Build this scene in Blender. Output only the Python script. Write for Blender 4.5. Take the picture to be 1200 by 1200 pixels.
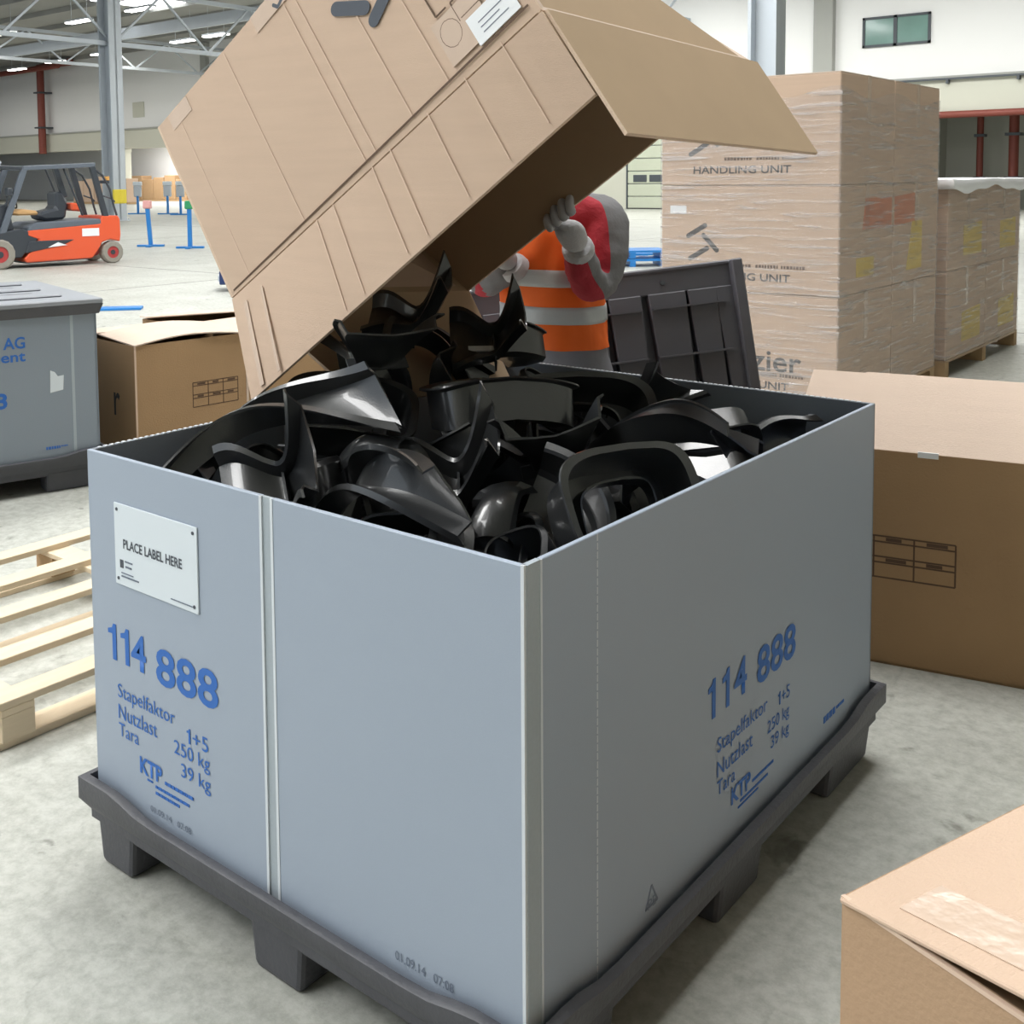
import bpy, bmesh, math, random
import numpy as np
from mathutils import Vector, Matrix, noise

S = bpy.context.scene
C = S.collection
for o in list(bpy.data.objects):
    bpy.data.objects.remove(o)
random.seed(7)
V = Vector

# ------------------------------------------------------------------ camera
# world: the near corner of the grey sleeve is (0,0); +X to the right along its
# short side, +Y away along its long side, z up, metres
def make_camera():
    pitch, roll, yaw = (math.radians(a) for a in (4.1066, -0.5935, 40.191))
    fw = V((-math.sin(yaw) * math.cos(pitch), math.cos(yaw) * math.cos(pitch), -math.sin(pitch)))
    rt = V((math.cos(yaw), math.sin(yaw), 0))
    up = rt.cross(fw)
    r2 = rt * math.cos(roll) + up * math.sin(roll)
    u2 = up * math.cos(roll) - rt * math.sin(roll)
    m = Matrix((r2, u2, -fw)).transposed().to_4x4()
    m.translation = V((0.9937, -1.3691, 1.58))
    cd = bpy.data.cameras.new('camera')
    cd.sensor_width = 36
    cd.lens = 36 * 1294.16 / 1200
    cd.shift_x = (600 - 518.14) / 1200
    cd.shift_y = (302.6 - 600) / 1200
    cd.clip_start = 0.05
    cd.clip_end = 400
    ob = bpy.data.objects.new('camera', cd)
    ob.matrix_world = m
    C.objects.link(ob)
    S.camera = ob
make_camera()

# ------------------------------------------------------------------ world, lights, exposure
W = bpy.data.worlds.new('daylight')
S.world = W
W.use_nodes = True
W.node_tree.nodes['Background'].inputs[0].default_value = (0.80, 0.90, 1.0, 1)
W.node_tree.nodes['Background'].inputs[1].default_value = 1.15
S.view_settings.view_transform = 'Standard'
S.view_settings.look = 'None'
S.view_settings.exposure = -0.22
S.view_settings.gamma = 1.0
S.view_settings.use_curve_mapping = False

SKYLIGHTS_AND_FILL = [(-10, -4, 5.0, 8.0), (-10, 12, 5.0, 8.0), (-10, 34, 8.0, 8.0), (-26, 4, 5, 8), (-26, 22, 5, 8), (-24, 38, 5, 8),  # one far panel is in view; the rest are unseen, added for overhead light
             (-49.9, 34, 3.0, 4.0), (-62, 20, 5, 8), (-5, -9, 5.0, 5.0), (-1.2, 3.5, 4.0, 5.0)]  # last panel: added fill above the container
def add_skylight_fill():
    for i, (x, y, sx, sy) in enumerate(SKYLIGHTS_AND_FILL):
        ld = bpy.data.lights.new('skylight_fill_glow', 'AREA')
        ld.shape = 'RECTANGLE'
        ld.size, ld.size_y = sx, sy
        ld.energy = (20 if (y > 15 or x < -20) else (42 if x > -3 else 32)) * sx * sy
        ld.color = (1.0, 0.985, 0.96)
        lo = bpy.data.objects.new('skylight_fill_glow', ld)
        lo.location = (x, y, 11.0)
        C.objects.link(lo)
add_skylight_fill()
def lamp_rows():
    # the light of the strip lamps that hang in rows below the roof
    for (x, y, L, e) in ((-66, 38.6, 50, 1900), (-22, 38.6, 36, 1700), (-60, 29.6, 40, 900)):
        ld = bpy.data.lights.new('lamp_row_light', 'AREA')
        ld.shape = 'RECTANGLE'
        ld.size, ld.size_y = L, 0.4
        ld.energy = e
        ld.color = (1.0, 0.97, 0.9)
        lo = bpy.data.objects.new('lamp_row_light', ld)
        lo.location = (x, y, 9.55)
        C.objects.link(lo)
lamp_rows()

# ------------------------------------------------------------------ materials
MATS = {}
def mat(name, col, rough=0.6, metal=0.0, spec=0.5, var=0.0, vscale=8.0, bump=0.0, bscale=60.0, stretch=None, emit=None, sheen=0.0, coat=0.0):
    m = bpy.data.materials.new(name)
    m.use_nodes = True
    nt = m.node_tree
    b = nt.nodes['Principled BSDF']
    c = (*col, 1)
    b.inputs['Base Color'].default_value = c
    b.inputs['Roughness'].default_value = rough
    b.inputs['Metallic'].default_value = metal
    b.inputs['Specular IOR Level'].default_value = spec
    if coat:
        b.inputs['Coat Weight'].default_value = coat
    if sheen:
        b.inputs['Sheen Weight'].default_value = sheen
    if emit:
        b.inputs['Emission Color'].default_value = (*emit[0], 1)
        b.inputs['Emission Strength'].default_value = emit[1]
    tc = mp = None
    def coords():
        nonlocal tc, mp
        if mp is None:
            tc = nt.nodes.new('ShaderNodeTexCoord')
            mp = nt.nodes.new('ShaderNodeMapping')
            nt.links.new(tc.outputs['Object'], mp.inputs['Vector'])
            if stretch:
                mp.inputs['Scale'].default_value = stretch
        return mp.outputs['Vector']
    if var:
        n = nt.nodes.new('ShaderNodeTexNoise')
        n.inputs['Scale'].default_value = vscale
        n.inputs['Detail'].default_value = 5
        nt.links.new(coords(), n.inputs['Vector'])
        mx = nt.nodes.new('ShaderNodeMix')
        mx.data_type = 'RGBA'
        mx.inputs[6].default_value = tuple(max(0, k * (1 - var)) for k in col) + (1,)
        mx.inputs[7].default_value = tuple(min(1, k * (1 + var)) for k in col) + (1,)
        nt.links.new(n.outputs['Fac'], mx.inputs[0])
        nt.links.new(mx.outputs[2], b.inputs['Base Color'])
    if bump:
        n2 = nt.nodes.new('ShaderNodeTexNoise')
        n2.inputs['Scale'].default_value = bscale
        n2.inputs['Detail'].default_value = 3
        nt.links.new(coords(), n2.inputs['Vector'])
        bp = nt.nodes.new('ShaderNodeBump')
        bp.inputs['Strength'].default_value = bump
        bp.inputs['Distance'].default_value = 0.01
        nt.links.new(n2.outputs['Fac'], bp.inputs['Height'])
        nt.links.new(bp.outputs[0], b.inputs['Normal'])
    MATS[name] = m
    return m

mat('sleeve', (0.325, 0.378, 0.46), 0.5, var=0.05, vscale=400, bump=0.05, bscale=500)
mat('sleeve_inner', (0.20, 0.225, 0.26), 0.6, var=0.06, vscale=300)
mat('weld', (0.62, 0.66, 0.70), 0.45)
mat('hinge', (0.36, 0.41, 0.45), 0.5, var=0.07, vscale=150)
mat('print_blue', (0.022, 0.13, 0.46), 0.6)
mat('print_faint', (0.16, 0.19, 0.25), 0.6)
mat('placard', (0.66, 0.72, 0.77), 0.5)
mat('print_dark', (0.06, 0.07, 0.09), 0.6)
mat('print_black', (0.025, 0.025, 0.025), 0.7)
mat('print_brown', (0.10, 0.055, 0.03), 0.7)
mat('pallet_plastic', (0.065, 0.066, 0.076), 0.48, var=0.2, vscale=12, bump=0.15, bscale=90)
mat('lid_plastic', (0.085, 0.085, 0.098), 0.55, var=0.15, vscale=10)
mat('lid_grey', (0.25, 0.265, 0.29), 0.5, var=0.08, vscale=6)
mat('black_plastic', (0.017, 0.018, 0.019), 0.33, spec=0.8, var=0.25, vscale=5, bump=0.06, bscale=220, coat=0.6)
mat('black_edge', (0.05, 0.052, 0.055), 0.3, spec=0.6)
mat('sticker', (0.8, 0.8, 0.8), 0.5)
mat('card', (0.56, 0.41, 0.305), 0.8, var=0.08, vscale=3, bump=0.25, bscale=120, stretch=(1, 1, 14))
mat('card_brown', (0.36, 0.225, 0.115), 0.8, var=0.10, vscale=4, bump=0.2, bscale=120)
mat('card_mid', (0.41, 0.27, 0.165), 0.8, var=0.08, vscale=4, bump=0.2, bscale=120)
mat('card_pale_lit', (0.60, 0.475, 0.385), 0.8, var=0.05, vscale=5, bump=0.3, bscale=90, stretch=(1, 9, 1))  # paler copy for upturned cardboard; overhead light is in the colour
mat('card_inner', (0.46, 0.335, 0.215), 0.85, var=0.07, vscale=5)
mat('card_edge', (0.62, 0.47, 0.35), 0.85, var=0.2, vscale=200)
mat('crease', (0.64, 0.48, 0.37), 0.8)
mat('tape', (0.57, 0.43, 0.33), 0.22, spec=0.7, bump=0.25, bscale=25)
mat('wall_white', (0.80, 0.80, 0.79), 0.7, var=0.02, vscale=0.4)
mat('wall_beige', (0.55, 0.55, 0.47), 0.75, var=0.04, vscale=0.6)
mat('wall_dim', (0.42, 0.42, 0.37), 0.8, var=0.05, vscale=0.5)
mat('roof_deck', (0.32, 0.32, 0.30), 0.7, var=0.1, vscale=0.5)
mat('steel', (0.50, 0.54, 0.58), 0.45, metal=0.2, var=0.06, vscale=2)
mat('steel_pale', (0.50, 0.54, 0.58), 0.5, var=0.04, vscale=1)
mat('concrete_col', (0.36, 0.365, 0.34), 0.8, var=0.05, vscale=1)
mat('rust_pipe', (0.20, 0.045, 0.03), 0.55, var=0.1)
mat('frame_dark', (0.06, 0.07, 0.08), 0.5)
mat('dock_door', (0.50, 0.53, 0.42), 0.5, var=0.03)
mat('rubber', (0.035, 0.034, 0.033), 0.7)
mat('tire', (0.27, 0.25, 0.215), 0.8, var=0.15, vscale=12)
mat('rim_red', (0.42, 0.05, 0.05), 0.45)
mat('fork_red', (0.72, 0.10, 0.035), 0.35, coat=0.3)
mat('fork_dark', (0.04, 0.047, 0.058), 0.4)
mat('fork_grey', (0.11, 0.13, 0.16), 0.4)
mat('tan', (0.5, 0.30, 0.13), 0.6)
mat('amber', (0.7, 0.36, 0.10), 0.3)
mat('blue_paint', (0.02, 0.20, 0.55), 0.4)
mat('navy', (0.015, 0.035, 0.13), 0.4)
mat('pink', (0.75, 0.38, 0.36), 0.5)
mat('green', (0.03, 0.30, 0.12), 0.5)
mat('yellow', (0.75, 0.6, 0.05), 0.5)
mat('wood', (0.68, 0.56, 0.40), 0.7, var=0.12, vscale=6, bump=0.2, bscale=30, stretch=(8, 1, 8))
mat('wood_dark', (0.42, 0.28, 0.15), 0.8, var=0.2, vscale=8, bump=0.2, bscale=30)
mat('vest', (0.92, 0.15, 0.010), 0.7, var=0.08, vscale=9, bump=0.3, bscale=18)
mat('reflective', (0.48, 0.51, 0.53), 0.45, bump=0.25, bscale=14)
mat('cloth_red', (0.42, 0.028, 0.045), 0.85, bump=0.5, bscale=14, var=0.1)
mat('cloth_grey', (0.17, 0.17, 0.18), 0.85, bump=0.5, bscale=14, var=0.1)
def jacket_material():
    m = mat('jacket', (0.42, 0.028, 0.045), 0.85, bump=0.5, bscale=30)
    nt = m.node_tree
    a = nt.nodes.new('ShaderNodeAttribute')
    a.attribute_name = 'grey_panel'
    r = nt.nodes.new('ShaderNodeValToRGB')
    r.color_ramp.interpolation = 'CONSTANT'
    r.color_ramp.elements[0].color = (0.42, 0.028, 0.045, 1)
    r.color_ramp.elements[1].position = 0.001
    r.color_ramp.elements[1].color = (0.19, 0.19, 0.20, 1)
    nt.links.new(a.outputs['Fac'], r.inputs[0])
    nt.links.new(r.outputs[0], nt.nodes['Principled BSDF'].inputs['Base Color'])
jacket_material()
mat('cloth_trouser', (0.21, 0.21, 0.24), 0.85, bump=0.5, bscale=14, var=0.1)
mat('glove', (0.50, 0.50, 0.52), 0.8, bump=0.3, bscale=80, var=0.08)
mat('skin', (0.55, 0.32, 0.22), 0.55)
mat('hair', (0.06, 0.035, 0.02), 0.6, bump=0.6, bscale=60)
mat('eye', (0.7, 0.7, 0.68), 0.25)
mat('pupil', (0.02, 0.015, 0.01), 0.2)
mat('lips', (0.45, 0.18, 0.15), 0.5)
mat('lamp_on', (0.9, 0.9, 0.88), 0.5, emit=((1.0, 0.97, 0.9), 9.0))
mat('skylight_fill', (0.9, 0.9, 0.9), 0.5, emit=((0.95, 0.98, 1.0), 6.0))
mat('joint', (0.16, 0.16, 0.15), 0.9)
mat('patch_orange', (0.55, 0.20, 0.10), 0.6)
mat('patch_yellow', (0.62, 0.45, 0.10), 0.6)
mat('paper_white', (0.78, 0.80, 0.82), 0.6)
mat('wrap_white', (0.80, 0.80, 0.82), 0.35, bump=0.3, bscale=6)

def floor_material():
    m = bpy.data.materials.new('concrete_floor')
    m.use_nodes = True
    nt = m.node_tree
    N, L = nt.nodes, nt.links
    b = N['Principled BSDF']
    tc = N.new('ShaderNodeTexCoord')
    def noise(scale, detail=6, rough=0.6, dist=0.0):
        n = N.new('ShaderNodeTexNoise')
        n.inputs['Scale'].default_value = scale
        n.inputs['Detail'].default_value = detail
        n.inputs['Roughness'].default_value = rough
        n.inputs['Distortion'].default_value = dist
        L.new(tc.outputs['Object'], n.inputs['Vector'])
        return n.outputs['Fac']
    def ramp(src, p0, c0, p1, c1):
        r = N.new('ShaderNodeValToRGB')
        r.color_ramp.elements[0].position = p0
        r.color_ramp.elements[0].color = (*c0, 1)
        r.color_ramp.elements[1].position = p1
        r.color_ramp.elements[1].color = (*c1, 1)
        L.new(src, r.inputs[0])
        return r.outputs[0]
    def mul(a, c, f=1.0):
        x = N.new('ShaderNodeMix')
        x.data_type = 'RGBA'
        x.blend_type = 'MULTIPLY'
        x.inputs[0].default_value = f
        L.new(a, x.inputs[6])
        L.new(c, x.inputs[7])
        return x.outputs[2]
    base = ramp(noise(1.3, 8, 0.65), 0.3, (0.41, 0.415, 0.375), 0.7, (0.52, 0.53, 0.49))
    fine = ramp(noise(22, 8, 0.75), 0.32, (0.70, 0.70, 0.68), 0.6, (1.05, 1.05, 1.05))
    stain = ramp(noise(5.5, 4, 0.5, 1.5), 0.27, (0.55, 0.55, 0.53), 0.36, (1, 1, 1))
    # hairline cracks and scratches
    w = N.new('ShaderNodeTexVoronoi')
    w.feature = 'DISTANCE_TO_EDGE'
    w.inputs['Scale'].default_value = 0.9
    wn = N.new('ShaderNodeTexNoise')
    wn.inputs['Scale'].default_value = 5
    wn.inputs['Detail'].default_value = 6
    L.new(tc.outputs['Object'], wn.inputs['Vector'])
    add = N.new('ShaderNodeMixRGB')
    add.blend_type = 'ADD'
    add.inputs[0].default_value = 0.25
    L.new(tc.outputs['Object'], add.inputs[1])
    L.new(wn.outputs['Color'], add.inputs[2])
    L.new(add.outputs[0], w.inputs['Vector'])
    crack = ramp(w.outputs['Distance'], 0.0, (0.55, 0.55, 0.53), 0.008, (1, 1, 1))
    col = mul(mul(mul(base, fine), stain), crack, 0.22)
    L.new(col, b.inputs['Base Color'])
    rr = N.new('ShaderNodeMapRange')
    L.new(noise(9, 5), rr.inputs[0])
    rr.inputs['To Min'].default_value = 0.38
    rr.inputs['To Max'].default_value = 0.62
    L.new(rr.outputs[0], b.inputs['Roughness'])
    bp = N.new('ShaderNodeBump')
    bp.inputs['Strength'].default_value = 0.12
    bp.inputs['Distance'].default_value = 0.01
    L.new(noise(60, 4), bp.inputs['Height'])
    L.new(bp.outputs[0], b.inputs['Normal'])
    MATS['floor'] = m
floor_material()

def film_material():
    # stretch film: clear, with glossy horizontal creases that catch the light
    m = bpy.data.materials.new('stretch_film')
    m.use_nodes = True
    nt = m.node_tree
    N, L = nt.nodes, nt.links
    out = N['Material Output']
    b = N['Principled BSDF']
    b.inputs['Base Color'].default_value = (0.56, 0.54, 0.54, 1)
    b.inputs['Roughness'].default_value = 0.13
    b.inputs['Specular IOR Level'].default_value = 0.8
    tc = N.new('ShaderNodeTexCoord')
    mp = N.new('ShaderNodeMapping')
    mp.inputs['Scale'].default_value = (1.6, 1.6, 26)
    mp.inputs['Rotation'].default_value = (0.09, 0.06, 0)
    L.new(tc.outputs['Object'], mp.inputs['Vector'])
    n = N.new('ShaderNodeTexNoise')
    n.inputs['Scale'].default_value = 1.5
    n.inputs['Detail'].default_value = 6
    n.inputs['Distortion'].default_value = 0.6
    L.new(mp.outputs[0], n.inputs['Vector'])
    r = N.new('ShaderNodeValToRGB')
    r.color_ramp.elements[0].position = 0.50
    r.color_ramp.elements[0].color = (0.17, 0.17, 0.17, 1)
    r.color_ramp.elements[1].position = 0.72
    r.color_ramp.elements[1].color = (0.65, 0.65, 0.65, 1)
    L.new(n.outputs['Fac'], r.inputs[0])
    bp = N.new('ShaderNodeBump')
    bp.inputs['Strength'].default_value = 0.8
    bp.inputs['Distance'].default_value = 0.02
    L.new(n.outputs['Fac'], bp.inputs['Height'])
    L.new(bp.outputs[0], b.inputs['Normal'])
    t = N.new('ShaderNodeBsdfTransparent')
    mx = N.new('ShaderNodeMixShader')
    L.new(r.outputs[0], mx.inputs[0])
    L.new(t.outputs[0], mx.inputs[1])
    L.new(b.outputs[0], mx.inputs[2])
    L.new(mx.outputs[0], out.inputs[0])
    MATS['film'] = m
film_material()
def glass_material():
    m = mat('window_glass', (0.16, 0.27, 0.24), 0.08, spec=0.8, var=0.25, vscale=0.7)
glass_material()

# ------------------------------------------------------------------ mesh helpers
class MB:
    """collects shapes for ONE mesh object"""
    def __init__(s):
        s.v, s.f, s.m = [], [], []
    def add(s, vs, fs, mi=0):
        n = len(s.v)
        s.v += [tuple(p) for p in vs]
        s.f += [tuple(i + n for i in f) for f in fs]
        s.m += [mi] * len(fs)
        return s
    def box(s, lo, hi, mi=0):
        (a, b, c), (d, e, f) = lo, hi
        vs = [(a, b, c), (d, b, c), (d, e, c), (a, e, c), (a, b, f), (d, b, f), (d, e, f), (a, e, f)]
        return s.add(vs, HEX, mi)
    def hexa(s, p8, mi=0):
        return s.add(p8, HEX, mi)
    def slab(s, quad, th, n=None, mi=0):
        """a sheet: polygon `quad` thickened by th along -normal"""
        q = [V(p) for p in quad]
        if n is None:
            n = (q[1] - q[0]).cross(q[-1] - q[0]).normalized()
        k = len(q)
        vs = q + [p - n * th for p in q]
        fs = [tuple(range(k)), tuple(range(2 * k - 1, k - 1, -1))]
        fs += [(i, i + k, (i + 1) % k + k, (i + 1) % k) for i in range(k)]
        return s.add(vs, fs, mi)
    def beam(s, a, b, w, h=None, up=(0, 0, 1), mi=0):
        a, b = V(a), V(b)
        h = h or w
        d = (b - a).normalized()
        u = V(up)
        if abs(d.dot(u)) > 0.98:
            u = V((1, 0, 0))
        r = d.cross(u).normalized() * (w / 2)
        t = r.cross(d).normalized() * (h / 2)
        vs = [a - r - t, a + r - t, a + r + t, a - r + t, b - r - t, b + r - t, b + r + t, b - r + t]
        return s.add(vs, [(3, 2, 1, 0), (4, 5, 6, 7), (0, 1, 5, 4), (1, 2, 6, 5), (2, 3, 7, 6), (3, 0, 4, 7)], mi)
    def tube(s, pts, r, n=8, mi=0, caps=True):
        pts = [V(p) for p in pts]
        rs = r if isinstance(r, (list, tuple)) else [r] * len(pts)
        prev = None
        rings = []
        for i, p in enumerate(pts):
            d = (pts[min(i + 1, len(pts) - 1)] - pts[max(i - 1, 0)]).normalized()
            u = prev if prev is not None else (V((0, 0, 1)) if abs(d.z) < 0.9 else V((1, 0, 0)))
            x = (u - d * u.dot(d)).normalized()
            prev = x
            y = d.cross(x)
            rings.append([p + (x * math.cos(2 * math.pi * k / n) + y * math.sin(2 * math.pi * k / n)) * rs[i] for k in range(n)])
        vs = [q for rg in rings for q in rg]
        fs = []
        for i in range(len(rings) - 1):
            for k in range(n):
                fs.append((i * n + k, i * n + (k + 1) % n, (i + 1) * n + (k + 1) % n, (i + 1) * n + k))
        if caps:
            fs.append(tuple(range(n - 1, -1, -1)))
            fs.append(tuple((len(rings) - 1) * n + k for k in range(n)))
        return s.add(vs, fs, mi)
    def loft(s, rings, mi=0, caps=True):
        n = len(rings[0])
        vs = [q for rg in rings for q in rg]
        fs = []
        for i in range(len(rings) - 1):
            for k in range(n):
                fs.append((i * n + k, i * n + (k + 1) % n, (i + 1) * n + (k + 1) % n, (i + 1) * n + k))
        if caps:
            fs.append(tuple(range(n - 1, -1, -1)))
            fs.append(tuple((len(rings) - 1) * n + k for k in range(n)))
        return s.add(vs, fs, mi)
    def mesh(s, name, mats, bevel=0.0, smooth=False, seg=2):
        me = bpy.data.meshes.new(name)
        me.from_pydata(s.v, [], s.f)
        for m in (mats if isinstance(mats, (list, tuple)) else [mats]):
            me.materials.append(MATS[m])
        for p, i in zip(me.polygons, s.m):
            p.material_index = i
        bm = bmesh.new()
        bm.from_mesh(me)
        bmesh.ops.recalc_face_normals(bm, faces=bm.faces)
        if bevel:
            bmesh.ops.bevel(bm, geom=[e for e in bm.edges if len(e.link_faces) == 2 and e.calc_face_angle(0) > 0.5], offset=bevel,
                            segments=seg, affect='EDGES', clamp_overlap=True, profile=0.5)
        bm.to_mesh(me)
        bm.free()
        if smooth:
            for p in me.polygons:
                p.use_smooth = True
            try:
                me.set_sharp_from_angle(angle=math.radians(40))
            except Exception:
                pass
        return me
    def build(s, name, mats, parent=None, bevel=0.0, smooth=False, seg=2):
        return link(name, s.mesh(name, mats, bevel, smooth, seg), parent)
HEX = [(3, 2, 1, 0), (4, 5, 6, 7), (0, 1, 5, 4), (1, 2, 6, 5), (2, 3, 7, 6), (3, 0, 4, 7)]

def link(name, me, parent=None):
    ob = bpy.data.objects.new(name, me)
    C.objects.link(ob)
    if parent is not None:
        ob.parent = parent
    return ob
def tag(o, label=None, cat=None, group=None, kind=None):
    if label: o['label'] = label
    if cat: o['category'] = cat
    if group: o['group'] = group
    if kind: o['kind'] = kind
    return o
def thing(name, label, cat, loc=(0, 0, 0), rz=0.0, group=None):
    o = bpy.data.objects.new(name, None)
    o.empty_display_size = 0.1
    C.objects.link(o)
    o.location = loc
    o.rotation_euler = (0, 0, rz)
    return tag(o, label, cat, group)
def struct(o):
    o['kind'] = 'structure'
    return o
def copy_tree(o, parent=None):
    c = o.copy()
    C.objects.link(c)
    c.parent = parent
    for ch in list(o.children):
        copy_tree(ch, c)
    return c
def text(body, origin, xdir, updir, width, height, m, parent, name='printed_text', bold=0.0, lift=0.0012, align='L'):
    """flat lettering printed on a surface; origin = lower left corner"""
    cu = bpy.data.curves.new('t', 'FONT')
    cu.body = body
    cu.size = 1.0
    cu.offset = bold
    cu.resolution_u = 3
    tmp = bpy.data.objects.new('t', cu)
    me = bpy.data.meshes.new_from_object(tmp)
    bpy.data.objects.remove(tmp)
    bpy.data.curves.remove(cu)
    co = np.empty(len(me.vertices) * 3)
    me.vertices.foreach_get('co', co)
    co = co.reshape(-1, 3)
    lo, hi = co.min(0), co.max(0)
    x, u = V(xdir).normalized(), V(updir).normalized()
    n = x.cross(u).normalized()
    sx = width / (hi[0] - lo[0])
    sy = height / (hi[1] - lo[1]) if height else sx
    o = V(origin) + n * lift
    out = np.array([list(o + x * ((p[0] - lo[0]) * sx) + u * ((p[1] - lo[1]) * sy)) for p in co])
    me.vertices.foreach_set('co', out.ravel())
    me.materials.clear()
    me.materials.append(MATS[m])
    me.update()
    return link(name, me, parent)
def patch(pts, m, parent, name, th=0.001):
    """thin print / sticker lying on a surface; pts counter-clockwise seen from outside"""
    q = [V(p) for p in pts]
    n = (q[1] - q[0]).cross(q[-1] - q[0]).normalized()
    return MB().slab([p + n * th for p in q], th).build(name, m, parent)
def bars(segs, w, n, m, parent, name, th=0.001):
    """printed line work: segments drawn as thin flat bars on a surface with normal n"""
    b = MB()
    n = V(n).normalized()
    for a, c in segs:
        b.beam(V(a) + n * th / 2, V(c) + n * th / 2, w, th, up=n)
    return b.build(name, m, parent)

# ================================================================== THE SETTING
def build_hall():
    X0, X1, Y0, Y1, ZC = -112.0, 10.0, -14.0, 56.0, 11.3
    fl = struct(MB().box((X0, Y0, -0.3), (X1, Y1, 0)).build('floor', 'floor'))
    # saw-cut joints of the concrete slab
    for y in (4.6, 10.6, 22.6, 34.6):
        MB().box((X0, y - 0.012, 0.0), (X1, y + 0.012, 0.0015)).build('floor_joint', 'joint', fl)
    for x in (-7.2, -13.2, -25.2, -37.2):
        MB().box((x - 0.012, Y0, 0.0), (x + 0.012, 46, 0.0015)).build('floor_joint', 'joint', fl)
    ce = struct(MB().box((X0, Y0, ZC), (X1, Y1, ZC + 0.3)).build('ceiling', 'roof_deck'))
    # trapezoidal deck ribs: purlins running along X
    for i in range(14):
        y = 2 + i * 3.4
        MB().box((X0 + 1, y - 0.09, ZC - 0.28), (-14, y + 0.09, ZC)).build('purlin', 'roof_deck', ce)
    # back wall: white upper storey, beige band below it
    wb = struct(MB().box((X0, 46.5, 5.5), (X1, 46.8, ZC)).build('wall_back', 'wall_white'))
    t1 = struct(MB().box((X0, 46.25, 4.05), (X1, 46.8, 5.42)).build('trim_1', 'wall_beige'))
    struct(MB().box((X0, 46.15, 5.42), (X1, 46.8, 5.52)).build('trim_2', 'concrete_col'))
    # rail along the foot of the white wall
    tr = struct(MB().box((-16, 46.05, 5.35), (X1, 46.13, 5.43)).build('trim_3', 'frame_dark'))
    for k in range(9):
        MB().box((-15 + k * 2.6, 46.0, 5.2), (-14.9 + k * 2.6, 46.3, 5.38)).build('bracket', 'frame_dark', tr)
    # storey below: recess on the left, dock-door bay, dark recess on the right
    struct(MB().box((X0, 54.5, 0), (-30, 54.8, 5.5)).build('wall_recess_left', 'wall_white'))
    struct(MB().box((-30.3, 46.5, 0), (-30, 54.8, 4.05)).build('wall_recess_side', 'wall_beige'))
    struct(MB().box((-30.0, 46.5, 0), (-27.45, 46.8, 4.05)).build('wall_door_left', 'wall_beige'))
    struct(MB().box((-23.4, 46.5, 0), (-14.0, 46.8, 4.05)).build('wall_door_right', 'wall_beige'))
    struct(MB().box((-27.45, 46.5, 3.75), (-23.4, 46.8, 4.05)).build('wall_door_top', 'wall_beige'))
    struct(MB().box((-14.0, 52, 0), (X1, 52.3, 5.5)).build('wall_recess_right', 'wall_dim'))
    struct(MB().box((-14.3, 46.8, 0), (-14.0, 52.3, 5.5)).build('wall_recess_end', 'wall_dim'))
    struct(MB().box((X0, 46.8, 5.5), (X1, 55, 5.7)).build('ceiling_recess', 'wall_dim'))
    struct(MB().box((X1, Y0, 0), (X1 + 0.3, Y1, ZC)).build('wall_right', 'wall_dim'))
    struct(MB().box((-1.5, -8.3, 0), (X1, -8.0, ZC)).build('wall_light_block', 'wall_dim'))  # unseen wall added to keep sky light off the right-hand faces
    struct(MB().box((X0 - 0.3, Y0, 0), (X0, Y1, ZC)).build('wall_left', 'wall_white'))
    # sectional dock door with two small windows
    d = struct(thing('door_1', None, None, (-27.45, 46.52, 0)))
    for k in range(6):
        MB().box((0.08, 0, 0.02 + k * 0.62), (3.97, 0.1, 0.6 + k * 0.62)).build('door_panel', 'dock_door', d, bevel=0.02, seg=1)
    for wx in (0.45, 1.35, 2.25, 3.15):
        MB().box((wx - 0.05, -0.03, 1.33), (wx + 0.7, 0.02, 1.68)).build('door_window', 'frame_dark', d, bevel=0.05)
    MB().box((0, -0.02, 0), (0.08, 0.1, 3.75)).build('door_frame', 'frame_dark', d)
    MB().box((3.97, -0.02, 0), (4.05, 0.1, 3.75)).build('door_frame', 'frame_dark', d)
    MB().box((0.08, -0.04, 0), (3.97, 0.05, 0.06)).build('bottom_seal', 'rubber', d)
    # second door on the right, inside the dark recess
    d2 = struct(thing('door_2', None, None, (-10.6, 51.9, 0)))
    for k in range(5):
        MB().box((0, 0, 0.02 + k * 0.8), (4.2, 0.1, 0.79 + k * 0.8)).build('door_panel', 'dock_door', d2, bevel=0.02, seg=1)
    # office window in the white wall
    w = struct(thing('window_1', None, None, (-15.9, 46.5, 6.93)))
    for a, b in (((0, -0.1, 0), (2.75, 0.02, 0.1)), ((0, -0.1, 1.16), (2.75, 0.02, 1.26)), ((0, -0.1, 0), (0.1, 0.02, 1.26)),
                 ((2.65, -0.1, 0), (2.75, 0.02, 1.26)), ((1.28, -0.1, 0), (1.42, 0.02, 1.26))):
        MB().box(a, b).build('window_frame', 'frame_dark', w)
    MB().box((0.1, -0.05, 0.1), (1.28, -0.02, 1.16)).build('pane', 'window_glass', w)
    MB().box((1.42, -0.05, 0.1), (2.65, -0.02, 1.16)).build('pane', 'window_glass', w)
    # small hatch in the white wall far left
    struct(MB().box((-69.0, 46.42, 6.3), (-67.6, 46.5, 7.4)).build('window_2', 'wall_beige', bevel=0.03))
    # glowing roof panels: the far one real, the rest added for overhead light
    for (x, y, sx, sy) in SKYLIGHTS_AND_FILL:
        s = MB().box((x - sx / 2, y - sy / 2, ZC - 0.12), (x + sx / 2, y + sy / 2, ZC - 0.02)).build('skylight_fill', 'skylight_fill', ce)
build_hall()

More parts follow.
